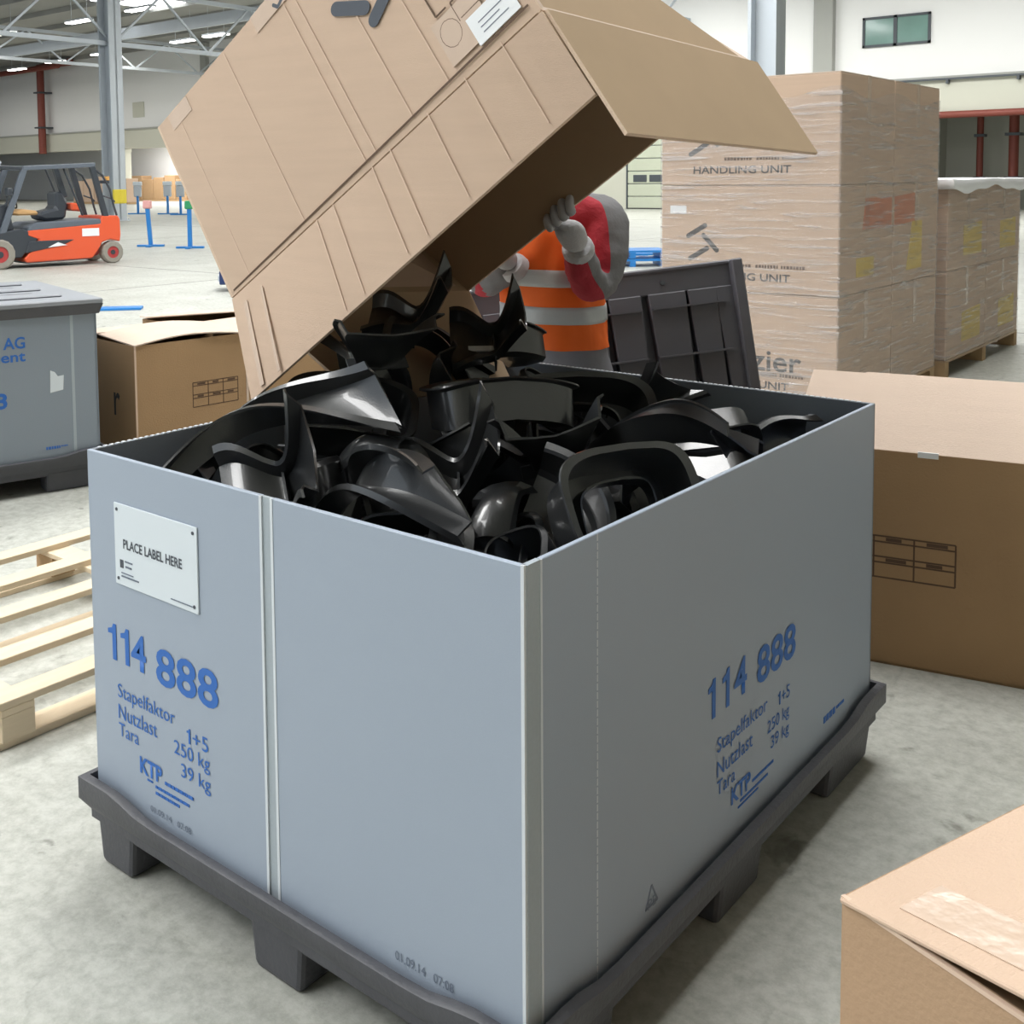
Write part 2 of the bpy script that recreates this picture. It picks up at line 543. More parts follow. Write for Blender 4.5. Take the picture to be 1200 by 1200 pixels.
def i_column(name, label, x, y, w, z1, m, rz=0.0, guard=False, z0=0.0):
    t = thing(name, label, 'column', (x, y, z0), rz)
    h = w / 2
    b = MB()
    b.box((-h, -h, 0), (-h + 0.12 * w, h, z1)).box((h - 0.12 * w, -h, 0), (h, h, z1)).box((-h, -0.07 * w, 0), (h, 0.07 * w, z1))
    b.build('shaft', m, t)
    MB().box((-h * 1.3, -h * 1.3, 0), (h * 1.3, h * 1.3, 0.04)).build('base_plate', m, t)
    for sx in (-1, 1):
        for sy in (-1, 1):
            MB().tube([(sx * h * 1.15, sy * h * 1.15, 0.04), (sx * h * 1.15, sy * h * 1.15, 0.1)], 0.03, 6).build('bolt', 'steel', t)
    if guard:
        MB().box((h * 0.75, -h * 1.05, 0.7), (h * 1.08, h * 1.05, 1.3)).build('corner_guard', 'yellow', t, bevel=0.05)
    return t
i_column('steel_column', 'grey steel column with yellow base guard behind the red forklift', -38.55, 24.65, 0.66, 11.3, 'steel', math.radians(8), True)
i_column('steel_column', 'pale grey steel column before the white wall by the wrapped stack', -7.54, 17.9, 0.52, 11.3, 'steel_pale', math.radians(5))
def pilaster(label, x, y, w, m, z0, z1, name='pilaster', d=0.35):
    t = thing(name, label, 'pilaster', (x, y, z0))
    MB().box((-w / 2, -d / 2, 0), (w / 2, d / 2, z1 - z0)).build('shaft', m, t, bevel=0.02, seg=1)
    MB().box((-w / 2 - 0.06, -d / 2 - 0.06, z1 - z0 - 0.25), (w / 2 + 0.06, d / 2, z1 - z0)).build('cap', m, t)
    return t
pilaster('greenish grey pilaster on the white wall near the two-pane window', -17.5, 46.32, 0.85, 'concrete_col', 5.53, 10.98)
pilaster('narrow grey pilaster on the white wall behind the big tilted carton', -60.3, 46.32, 0.6, 'concrete_col', 5.53, 10.98)
for k, x in enumerate((-70.6, -58.0, -46.0)):
    pilaster('beige pillar holding the band under the white back wall', x, 46.6, 1.0, 'wall_beige', 0, 4.04, 'pillar', 0.7)['group'] = 'pillars under the band'
def pipe(label, pts, r, group=None):
    t = thing('drain_pipe', label, 'pipe', pts[0], 0, group)
    o = V(pts[0])
    MB().tube([V(p) - o for p in pts], r, 10).build('tube', 'rust_pipe', t, smooth=True)
    for k in (0.3, 0.7):
        p = V(pts[0]).lerp(V(pts[1]), k) - o
        MB().box((p.x - r * 1.5, p.y - r * 1.3, p.z - 0.06), (p.x + r * 1.5, p.y + (46.47 - pts[0][1] if 46 > pts[0][1] > 45.5 else r * 1.8), p.z + 0.06)).build('clamp', 'frame_dark', t)
pipe('long rust red drain pipe on white wall above the forklift', [(-80.4, 45.75, 3.9), (-80.4, 45.75, 10.8), (-76, 45.75, 10.85)], 0.3)
pipe('rust red pipe running along the wall under the lamps', [(-95, 45.0, 10.4), (-76.5, 45.0, 10.55)], 0.22)
pipe('rust red post in the dark recess beside the wrapped stack', [(-12.2, 50.5, 0), (-12.2, 50.5, 4.6)], 0.14)
pipe('thick rust red post before the pale green door in the recess', [(-10.75, 50.0, 0), (-10.75, 50.0, 4.6)], 0.2)
pipe('rust red beam pipe under the band over the dark recess', [(-13.5, 46.05, 3.95), (9.5, 46.05, 3.95)], 0.14)

def truss(x, y0, y1, z, h, label):
    t = thing('roof_truss', label, 'truss', (x, y0, z))
    L = y1 - y0
    MB().beam((0, 0, 0), (0, L, 0), 0.16, 0.18).build('bottom_chord', 'steel', t)
    MB().beam((0, 0, h), (0, L, h), 0.16, 0.18).build('top_chord', 'steel', t)
    n = int(L / 4.5)
    s = L / n
    for k in range(n):
        MB().beam((0, k * s, h), (0, (k + 0.5) * s, 0), 0.085).build('diagonal', 'steel', t)
        MB().beam((0, (k + 0.5) * s, 0), (0, (k + 1) * s, h), 0.085).build('diagonal', 'steel', t)
    MB().beam((0, L * 0.5, h), (0, L * 0.5, 11.3 - z), 0.12).build('hanger', 'steel', t)
    MB().beam((0, L * 0.15, h), (0, L * 0.15, 11.3 - z), 0.12).build('hanger', 'steel', t)
truss(-38.55, 8, 46.4, 7.2, 2.2, 'grey lattice roof truss carried by the steel column behind the forklift')
truss(-58, 8, 46.4, 8.6, 1.7, 'far lattice roof truss above the red pipe')
truss(-24, 8, 46.4, 8.9, 1.8, 'near lattice roof truss just left of the raised carton')
def cross_beam(y, x0, x1, z, label):
    t = thing('roof_beam', label, 'beam', (x0, y, z))
    MB().box((0, -0.09, -0.1), (x1 - x0, 0.09, 0.1)).build('flange', 'steel', t)
    MB().box((0, -0.03, 0.1), (x1 - x0, 0.03, 0.5)).build('web', 'steel', t)
    for k in range(4):
        xx = (x1 - x0) * (0.1 + 0.26 * k)
        MB().beam((xx, 0, 0.5), (xx, 0, 11.3 - z), 0.08).build('hanger', 'steel', t)
cross_beam(20, -75, -26, 8.6, 'long cross beam under the roof in front of the steel column')
cross_beam(33, -95, -26, 9.2, 'long cross beam under the roof behind the steel column')

def ceiling_lamp(x, y, z=9.6, L=2.0, first=[None]):
    if first[0] is None:
        t = thing('ceiling_lamp', 'white strip lamp hanging below the hall roof', 'lamp', (x, y, z), 0, 'strip lamps under the roof')
        MB().box((-L / 2, -0.22, 0.06), (L / 2, 0.22, 0.16)).build('housing', 'steel_pale', t, bevel=0.02)
        MB().box((-L / 2 + 0.03, -0.2, 0), (L / 2 - 0.03, 0.2, 0.06)).build('diffuser', 'lamp_on', t)
        for sx in (-0.7, 0.7):
            MB().tube([(sx, 0, 0.16), (sx, 0, 11.3 - z)], 0.015, 5).build('hanger', 'steel', t)
        first[0] = t
    else:
        c = copy_tree(first[0])
        c.location = (x, y, z)
for x, y in ((-73, 39.7), (-66.6, 38.9), (-51.8, 38.2), (-48.4, 37.9), (-55.8, 29.5), (-49, 29.8), (-60.5, 38.5), (-80, 40), (-43.5, 29.6), (-38.5, 37.9)):
    ceiling_lamp(x, y)
# lamps below the band, on the recess ceiling
for x in (-74, -66, -58, -50, -42):
    t = thing('recess_lamp', 'strip lamp on the ceiling of the loading recess', 'lamp', (x, 50.4, 5.2), 0, 'lamps in the recess')
    MB().box((-1, -0.2, 0.05), (1, 0.2, 0.2)).build('housing', 'steel_pale', t)
    MB().box((-0.95, -0.17, 0), (0.95, 0.17, 0.05)).build('diffuser', 'lamp_on', t)
    for sx in (-0.7, 0.7):
        MB().tube([(sx, 0, 0.2), (sx, 0, 0.3)], 0.03, 6).build('hanger', 'steel', t)
for x in (-70, -54, -38):
    ld = bpy.data.lights.new('recess_light', 'AREA')
    ld.shape = 'RECTANGLE'
    ld.size, ld.size_y = 12, 1
    ld.energy = 1700
    lo = bpy.data.objects.new('recess_light', ld)
    lo.location = (x, 50.4, 5.1)
    C.objects.link(lo)

# ================================================================== THE GREY CONTAINER
SL, SW, SH, SB = 1.229, 1.583, 0.974, 0.16      # sleeve: short side, long side, top, bottom

def plastic_pallet(label, loc=(0, 0, 0), rz=0.0):
    """tray pallet whose near right corner lies under local (0,0)"""
    t = thing('plastic_pallet', label, 'pallet', loc, rz)
    hx, hy = SL / 2, SW / 2
    cx, cy = -hx, hy
    # rim: closed loop of cross sections, corners stand a little higher
    n_side = 26
    loop = []
    for k in range(4):
        a = [(-hx, -hy), (hx, -hy), (hx, hy), (-hx, hy)][k]
        b = [(hx, -hy), (hx, hy), (-hx, hy), (-hx, -hy)][k]
        L = math.dist(a, b)
        for i in range(n_side):
            f = i / n_side
            # denser sampling at the ends
            f = 0.5 - 0.5 * math.cos(math.pi * f)
            d = min(f, 1 - f) * L
            s = min(max((0.24 - d) / 0.14, 0), 1)
            zt = 0.184 + 0.0225 * (s * s * (3 - 2 * s))
            loop.append((a[0] + (b[0] - a[0]) * f, a[1] + (b[1] - a[1]) * f, zt))
    prof = [(0.013, 0.135), (0.013, 1), (0.026, 1.0), (0.032, 0.985), (0.032, 0.152), (0.004, 0.112), (-0.002, 0.088), (-0.03, 0.088)]
    b = MB()
    n = len(loop)
    vs = []
    for (x, y, zt) in loop:
        for (o, z) in prof:
            ox = (hx + o) / hx
            oy = (hy + o) / hy
            zz = zt * z if z > 0.5 else z
            vs.append((cx + x * ox, cy + y * oy, zz))
    p = len(prof)
    fs = [(i * p + k, ((i + 1) % n) * p + k, ((i + 1) % n) * p + k + 1, i * p + k + 1) for i in range(n) for k in range(p - 1)]
    b.add(vs, fs)
    b.build('rim', 'pallet_plastic', t, smooth=True)
    MB().box((-SL - 0.012, -0.012, 0.105), (0.012, SW + 0.012, 0.158)).build('deck', 'pallet_plastic', t)
    def foot(x0, x1, y0, y1):
        q = 0.012
        MB().hexa([(x0 + q, y0 + q * 0.2, 0), (x1 - q, y0 + q * 0.2, 0), (x1 - q, y1 - q * 0.2, 0), (x0 + q, y1 - q * 0.2, 0),
                   (x0, y0, 0.11), (x1, y0, 0.11), (x1, y1, 0.11), (x0, y1, 0.11)]).build('foot', 'pallet_plastic', t, bevel=0.012)
    for (x0, x1) in ((-SL - 0.004, -SL + 0.14), (-0.69, -0.53), (-0.14, 0.004)):
        for (y0, y1) in ((-0.004, 0.27), (0.69, 0.9), (SW - 0.28, SW + 0.004)):
            foot(x0, x1, y0, y1)
    for x in (-1.16, -0.61, -0.07):
        MB().box((x - 0.04, 0.2, 0.085), (x + 0.04, SW - 0.2, 0.108)).build('runner_beam', 'pallet_plastic', t)
    return t
plastic_pallet('dark grey plastic tray pallet under the open container full of black parts')

def smallprint(lines, face, parent, m='print_blue', y=0.0):
    """lines of print too small to read: broken rows of short marks"""
    r = random.Random(3)
    b = MB()
    for (u, z, w, h) in lines:
        x = u
        while x < u + w:
            d = min(r.uniform(0.4, 1.6) * h * 1.6, u + w - x)
            if face == 'F':
                b.box((x, y - 0.0014, z), (x + d, y - 0.0002, z + h))
            else:
                b.box((0.0002, x, z), (0.0014, x + d, z + h))
            x += d + h * 0.35
    return b.build('small_print', m, parent)

def one(parent, o, x, u, h, m='print_blue'):
    """the digit 1 with its flag"""
    o, x, u = V(o), V(x), V(u)
    n = x.cross(u).normalized()
    p = [(0.26, 0), (0.44, 0), (0.44, 1), (0.31, 1), (0.25, 0.88), (0.06, 0.82), (0.06, 0.70), (0.26, 0.72)]
    return MB().slab([o + x * a * h + u * b * h + n * 0.0015 for a, b in p], 0.0008, n).build('printed_text', m, parent)

def build_sleeve():
    t = thing('container_sleeve', 'open grey-blue corrugated plastic sleeve filled with black moulded parts', 'container')
    th = 0.011
    # front face (normal -Y): two panels and a recessed hinge strip between them
    fl = MB().box((-SL, 0, SB), (-0.629, th, SH)).build('front_panel', ['sleeve', 'sleeve_inner'], t, bevel=0.0015, seg=1)
    fr = MB().box((-0.597, 0, SB), (-0.004, th, SH)).build('front_panel', ['sleeve', 'sleeve_inner'], t, bevel=0.0015, seg=1)
    MB().box((-0.629, 0.002, SB), (-0.597, th - 0.001, SH - 0.001)).build('hinge_strip', 'hinge', t)
    for x in (-0.629, -0.597):
        MB().box((x - 0.0035, -0.0012, SB), (x + 0.0035, 0.004, SH)).build('weld_line', 'weld', t)
    # right face (normal +X): rounded corner strip, weld lines
    MB().add([(-0.006, 0.0, SB), (0.0, 0.006, SB), (0.0, 0.043, SB), (-th, 0.043, SB), (-th, 0.006, SB)] +
             [(-0.006, 0.0, SH), (0.0, 0.006, SH), (0.0, 0.043, SH), (-th, 0.043, SH), (-th, 0.006, SH)],
             [(0, 1, 6, 5), (1, 2, 7, 6), (2, 3, 8, 7), (3, 4, 9, 8), (4, 0, 5, 9), (5, 6, 7, 8, 9), (4, 3, 2, 1, 0)]).build('corner_strip', 'hinge', t)
    MB().box((-0.008, -0.0012, SB), (-0.0015, 0.004, SH + 0.001)).build('weld_line', 'weld', t)
    MB().box((-0.004, 0.0405, SB), (0.0012, 0.0455, SH)).build('weld_line', 'weld', t)
    rp = MB().box((-th, 0.043, SB), (0, SW - 0.006, SH)).build('side_panel', 'sleeve', t, bevel=0.0015, seg=1)
    b = MB()
    z = SB + 0.01
    while z < SH - 0.01:
        b.box((-0.001, 0.2085, z), (0.0007, 0.2112, z + 0.012))
        z += 0.0155
    b.build('stitched_fold_line', 'weld', rp)
    # far side (inner face seen) and left side
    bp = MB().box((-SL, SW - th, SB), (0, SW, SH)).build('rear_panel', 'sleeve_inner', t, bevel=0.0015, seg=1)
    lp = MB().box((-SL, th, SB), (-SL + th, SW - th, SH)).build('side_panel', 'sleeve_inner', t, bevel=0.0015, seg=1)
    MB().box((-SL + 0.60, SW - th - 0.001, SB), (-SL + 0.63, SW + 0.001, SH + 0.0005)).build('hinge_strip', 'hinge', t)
    # fluted cut edges along the top: little caps of the corrugation
    for name, pts in (('rear', [(-SL + 0.02 + 0.016 * k, SW - th * 0.5) for k in range(74)]), ('left', [(-SL + th * 0.5, 0.03 + 0.016 * k) for k in range(95)])):
        b = MB()
        for (x, y) in pts:
            b.box((x - 0.005, y - 0.004, SH - 0.002), (x + 0.005, y + 0.004, SH + 0.0012))
        e = b.build('fluted_edge', 'weld', bp if name == 'rear' else lp)
        e['kind'] = 'stuff'
    # ---- print on the front face
    X, U = (1, 0, 0), (0, 0, 1)
    def ft(body, x, z, w, h, m='print_blue', bold=0.0):
        text(body, (x, 0, z), X, U, w, h, m, fl, bold=bold, lift=0.0015)
    one(fl, (-1.170, 0, 0.505), X, U, 0.083)
    one(fl, (-1.121, 0, 0.505), X, U, 0.083)
    ft('4', -1.077, 0.505, 0.056, 0.083, bold=0.018)
    ft('888', -0.985, 0.497, 0.213, 0.083, bold=0.018)
    ft('Stapelfaktor', -1.133, 0.412, 0.21, 0.042)
    ft('Nutzlast', -1.133, 0.372, 0.145, 0.034)
    ft('Tara', -1.133, 0.332, 0.075, 0.031)
    one(fl, (-0.884, 0, 0.397), X, U, 0.032)
    ft('+5', -0.862, 0.397, 0.052, 0.032)
    ft('250 kg', -0.928, 0.350, 0.122, 0.040)
    ft('39 kg', -0.905, 0.305, 0.10, 0.040)
    ft('KTP', -1.056, 0.272, 0.082, 0.038, bold=0.03)
    smallprint([(-0.965, 0.275, 0.10, 0.007), (-1.0, 0.255, 0.12, 0.006), (-1.0, 0.241, 0.085, 0.006), (-1.03, 0.262, 0.02, 0.004)], 'F', fl)
    ft('01.09.14   07:08', -1.02, 0.196, 0.145, 0.014, 'print_faint')
    text('01.09.14   07:08', (-0.288, 0, 0.196), X, U, 0.135, 0.017, 'print_faint', fr, lift=0.0015)
    # white label holder
    pl = MB().box((-1.124, -0.0035, 0.688), (-0.827, 0.0, 0.872)).build('label_placard', 'placard', t, bevel=0.001, seg=1)
    def pt(body, x, z, w, h, bold=0.0):
        text(body, (x, -0.0035, z), X, U, w, h, 'print_dark', pl, bold=bold, lift=0.0008)
    pt('PLACE LABEL HERE', -1.090, 0.773, 0.212, 0.022, 0.02)
    smallprint([(-1.085, 0.743, 0.028, 0.003), (-1.083, 0.731, 0.022, 0.004), (-1.100, 0.716, 0.045, 0.002), (-1.1, 0.708, 0.065, 0.003), (-0.92, 0.700, 0.075, 0.002)], 'F', pl, 'print_faint', -0.0035)
    MB().box((-1.104, -0.0045, 0.728), (-1.092, -0.0035, 0.746)).build('printed_mark', 'print_dark', pl)
    for x in (-1.112, -0.840):
        for z in (0.702, 0.858):
            MB().tube([(x, -0.0048, z), (x, -0.003, z)], 0.004, 8).build('rivet', 'print_dark', pl)
    # ---- print on the right face
    X = (0, 1, 0)
    def rt(body, y, z, w, h, m='print_blue', bold=0.0):
        text(body, (0, y, z), X, U, w, h, m, rp, bold=bold, lift=0.0015)
    one(rp, (0, 0.622, 0.475), X, U, 0.083)
    one(rp, (0, 0.686, 0.475), X, U, 0.083)
    rt('4', 0.744, 0.475, 0.062, 0.083, bold=0.018)
    rt('888', 0.858, 0.465, 0.21, 0.083, bold=0.018)
    rt('Stapelfaktor', 0.668, 0.382, 0.245, 0.042)
    rt('Nutzlast', 0.668, 0.340, 0.17, 0.034)
    rt('Tara', 0.668, 0.300, 0.085, 0.031)
    one(rp, (0, 0.972, 0.378), X, U, 0.030)
    rt('+5', 0.992, 0.378, 0.045, 0.030)
    rt('250 kg', 0.915, 0.325, 0.12, 0.038)
    rt('39 kg', 0.935, 0.283, 0.10, 0.038)
    rt('KTP', 0.735, 0.250, 0.095, 0.038, bold=0.03)
    smallprint([(0.84, 0.256, 0.11, 0.006), (0.78, 0.238, 0.14, 0.005), (0.77, 0.228, 0.1, 0.004), (1.25, 0.226, 0.075, 0.016), (1.335, 0.232, 0.05, 0.007)], 'R', rp)
    text('PE', (0, 0.385, 0.205), X, U, 0.03, 0.02, 'print_faint', rp, lift=0.0015)
    c = [(0, 0.40 + 0.026 * math.cos(a), 0.222 + 0.026 * math.sin(a)) for a in [math.radians(90 + 120 * k) for k in range(3)]]
    bars([(c[k], c[(k + 1) % 3]) for k in range(3)], 0.004, (1, 0, 0), 'print_faint', rp, 'printed_recycling_mark')
    return t
build_sleeve()

# ================================================================== BLACK MOULDED PARTS
def grid_shell(P, nu, nv, closed_u=False):
    """P[u][v] points -> vertex and face lists"""
    vs = [p for row in P for p in row]
    fs = []
    for u in range(nu - (0 if closed_u else 1)):
        for v in range(nv - 1):
            u2 = (u + 1) % nu
            fs.append((u * nv + v, u2 * nv + v, u2 * nv + v + 1, u * nv + v + 1))
    return vs, fs
def shell_mesh(name, grids, th=0.006):
    me = bpy.data.meshes.new(name)
    vs, fs = [], []
    for (v, f) in grids:
        n = len(vs)
        vs += [tuple(p) for p in v]
        fs += [tuple(i + n for i in q) for q in f]
    me.from_pydata(vs, [], fs)
    bm = bmesh.new()
    bm.from_mesh(me)
    bmesh.ops.recalc_face_normals(bm, faces=bm.faces)
    bmesh.ops.solidify(bm, geom=bm.faces[:], thickness=th)
    bmesh.ops.recalc_face_normals(bm, faces=bm.faces)
    bm.to_mesh(me)
    bm.free()
    me.materials.append(MATS['black_plastic'])
    for p in me.polygons:
        p.use_smooth = True
    me.set_sharp_from_angle(angle=math.radians(26))
    return me
def sgn(a, p):
    return math.copysign(abs(a) ** p, a)

def m_ring():
    # arched ring with a flared lip, and a horn-like spout running off one side
    nu, g = 40, []
    P = []
    for u in range(nu):
        a = 2 * math.pi * u / nu
        x, y = 0.135 * sgn(math.cos(a), 0.45), 0.095 * sgn(math.sin(a), 0.6)
        row = []
        for (o, z) in ((1.17, -0.062), (1.0, -0.058), (0.985, 0.0), (0.97, 0.05 + 0.025 * math.cos(a)), (0.86, 0.062 + 0.025 * math.cos(a))):
            row.append((x * o, y * o, z + 0.04 * (x / 0.135) ** 2))
        P.append(row)
    g.append(grid_shell(P, nu, 5, True))
    Q = []
    for i in range(13):
        t = i / 12
        cx, cz = -0.12 - 0.22 * t, 0.05 + 0.05 * math.sin(t * 3.0)
        cy = -0.10 + 0.05 * math.sin(t * 2.4)
        w = 0.07 * (1 - 0.45 * t + 0.75 * t ** 6)
        row = []
        for k in range(9):
            b = math.pi * (k / 8) * 1.1 - 0.15
            row.append((cx + 0.03 * math.sin(b) * t, cy + w * math.cos(b), cz + w * 0.75 * math.sin(b) - 0.02))
        Q.append(row)
    g.append(grid_shell(Q, 13, 9))
    return shell_mesh('duct_ring', g)
def m_saddle():
    # curved saddle panel: flat apron bending up into a raised back, lips along both sides
    P = []
    for i in range(19):
        t = i / 18
        a = max(0, (t - 0.45) / 0.55)
        x = -0.17 + 0.30 * t - 0.05 * a * a
        z = 0.16 * a * a * (1.6 - 0.6 * a) + 0.012 * math.sin(t * 9)
        w = 0.115 + 0.045 * math.cos(t * 5.2)
        row = []
        for (s, dz) in ((-1.22, 0.05), (-1.08, 0.052), (-1.0, 0.045), (-0.94, 0.0), (-0.4, -0.012), (0, -0.018), (0.4, -0.012), (0.94, 0.0), (1.0, 0.045), (1.1, 0.05)):
            row.append((x - dz * 0.5 * a, w * s, z + dz))
        P.append(row)
    return shell_mesh('duct_saddle', [grid_shell(P, 19, 10)])
def m_elbow():
    # quarter-bend channel, square section with flanged rims
    P = []
    for i in range(19):
        t = i / 18
        a = t * math.radians(108)
        R = 0.135
        w = 0.062 + 0.02 * t
        d = 0.075 + 0.02 * math.sin(t * math.pi)
        c, s = math.cos(a), math.sin(a)
        row = []
        for (q, h) in ((-1.28, 1.02), (-1.08, 1.0), (-1.0, 0.94), (-0.96, 0.12), (-0.82, 0), (0, -0.05), (0.82, 0), (0.96, 0.12), (1.0, 0.94), (1.08, 1.0), (1.28, 1.02)):
            r = R + q * w
            row.append((r * c - 0.08, r * s - 0.08, (h - 0.5) * d * 1.4 + 0.03 * math.sin(t * 4)))
        P.append(row)
    return shell_mesh('duct_elbow', [grid_shell(P, 19, 11)])
def m_blade():
    # long twisted deflector with a widened, cut-off end
    P = []
    for i in range(25):
        t = i / 24
        x = -0.27 + 0.54 * t
        y = 0.09 * math.sin(t * 2.9)
        z = 0.07 * math.sin(t * 3.6 + 0.4)
        tw = -0.5 + 1.5 * t
        w = 0.045 + 0.09 * abs(t - 0.45) ** 1.5
        hh = 0.05 + 0.02 * math.sin(t * 3.1)
        row = []
        for (q, h) in ((-1.35, hh), (-1.0, hh * 0.98), (-0.94, 0.0), (-0.3, -0.004), (0.35, 0.0), (0.94, 0.0), (1.0, hh * 0.7), (1.3, hh * 0.72)):
            row.append((x, y + w * q * math.cos(tw) - h * math.sin(tw), z + w * q * math.sin(tw) + h * math.cos(tw)))
        P.append(row)
    return shell_mesh('duct_blade', [grid_shell(P, 25, 8)])
def m_frame():
    # wide curved frame: two long rails joined at the ends, open in the middle
    nu = 44
    P = []
    for u in range(nu):
        a = 2 * math.pi * u / nu
        x, y = 0.185 * sgn(math.cos(a), 0.4), 0.105 * sgn(math.sin(a), 0.5)
        bend = -0.9 * x * x
        row = []
        for (o, z) in ((0.66, 0.02), (0.70, -0.012), (0.99, -0.016), (1.0, 0.0), (1.03, 0.085), (1.16, 0.092)):
            row.append((x * o, y * o, z + bend + 0.03 * y / 0.13))
        P.append(row)
    return shell_mesh('duct_surround', [grid_shell(P, nu, 6, True)])

KINDS = {
    'ring': ('duct_ring', m_ring(), 'black glossy plastic duct ring with a curved spout'),
    'saddle': ('duct_saddle', m_saddle(), 'black glossy plastic saddle panel with upturned lips'),
    'elbow': ('duct_elbow', m_elbow(), 'black glossy plastic elbow channel with flanged rims'),
    'blade': ('duct_deflector', m_blade(), 'black glossy plastic deflector, long and twisted'),
    'frame': ('duct_surround', m_frame(), 'black glossy plastic surround, open in the middle'),
}
RIB = {
    'ring': MB().box((-0.13, -0.005, -0.012), (0.13, 0.001, 0.02)).mesh('rib', 'black_plastic'),
    'saddle': MB().box((-0.02, -0.10, -0.03), (-0.014, 0.10, 0.015)).mesh('rib', 'black_edge'),
    'elbow': MB().box((0.0, -0.075, -0.05), (0.11, -0.069, 0.0)).mesh('rib', 'black_edge'),
    'blade': MB().box((-0.20, -0.03, 0.03), (-0.196, 0.06, 0.07)).mesh('rib', 'black_edge'),
    'frame': MB().box((-0.005, -0.107, -0.03), (0.001, -0.07, 0.04)).mesh('rib', 'black_edge'),
}
STICK = {
    'saddle': MB().box((-0.11, -0.02, -0.004), (-0.02, 0.008, 0.001)).mesh('sticker', 'sticker'),
    'frame': MB().box((0.135, -0.02, -0.035), (0.175, 0.015, -0.026)).mesh('sticker', 'sticker'),
    'blade': MB().box((-0.05, 0.05, 0.08), (0.03, 0.075, 0.094)).mesh('sticker', 'sticker'),
}
def place_part(kind, loc, rot, where, sticker=False, sc=1.0):
    nm, me, desc = KINDS[kind]
    sticker = sticker and kind in STICK
    o = link(nm, me)
    o.location = loc
    o.rotation_euler = [math.radians(a) for a in rot]
    o.scale = (sc, sc, sc)
    x, y, z = loc
    if where == 'fall':
        spot = 'sliding out of the carton'
    elif z < 0.76:
        spot = 'low in the heap'
    elif y < 0.42 and x < -0.62:
        spot = 'just inside the placard wall'
    elif y < 0.42:
        spot = 'in the near container corner'
    elif y > 1.25:
        spot = 'by the rear container wall'
    elif x > -0.38:
        spot = 'along the side wall numbered 114 888'
    elif x < -0.85:
        spot = 'under the carton mouth'
    else:
        spot = 'in the heap centre'
    desc = desc.replace('black glossy plastic', 'black plastic') if sticker else desc
    label = desc + (' and white sticker ' if sticker else ' ') + spot
    tag(o, label, 'plastic part', '%s %s%s' % (nm.replace('_', ' '), spot, ' with sticker' if sticker else ''))
    link('rib', RIB[kind], o)
    if sticker and kind in STICK:
        link('sticker', STICK[kind], o)
    return o
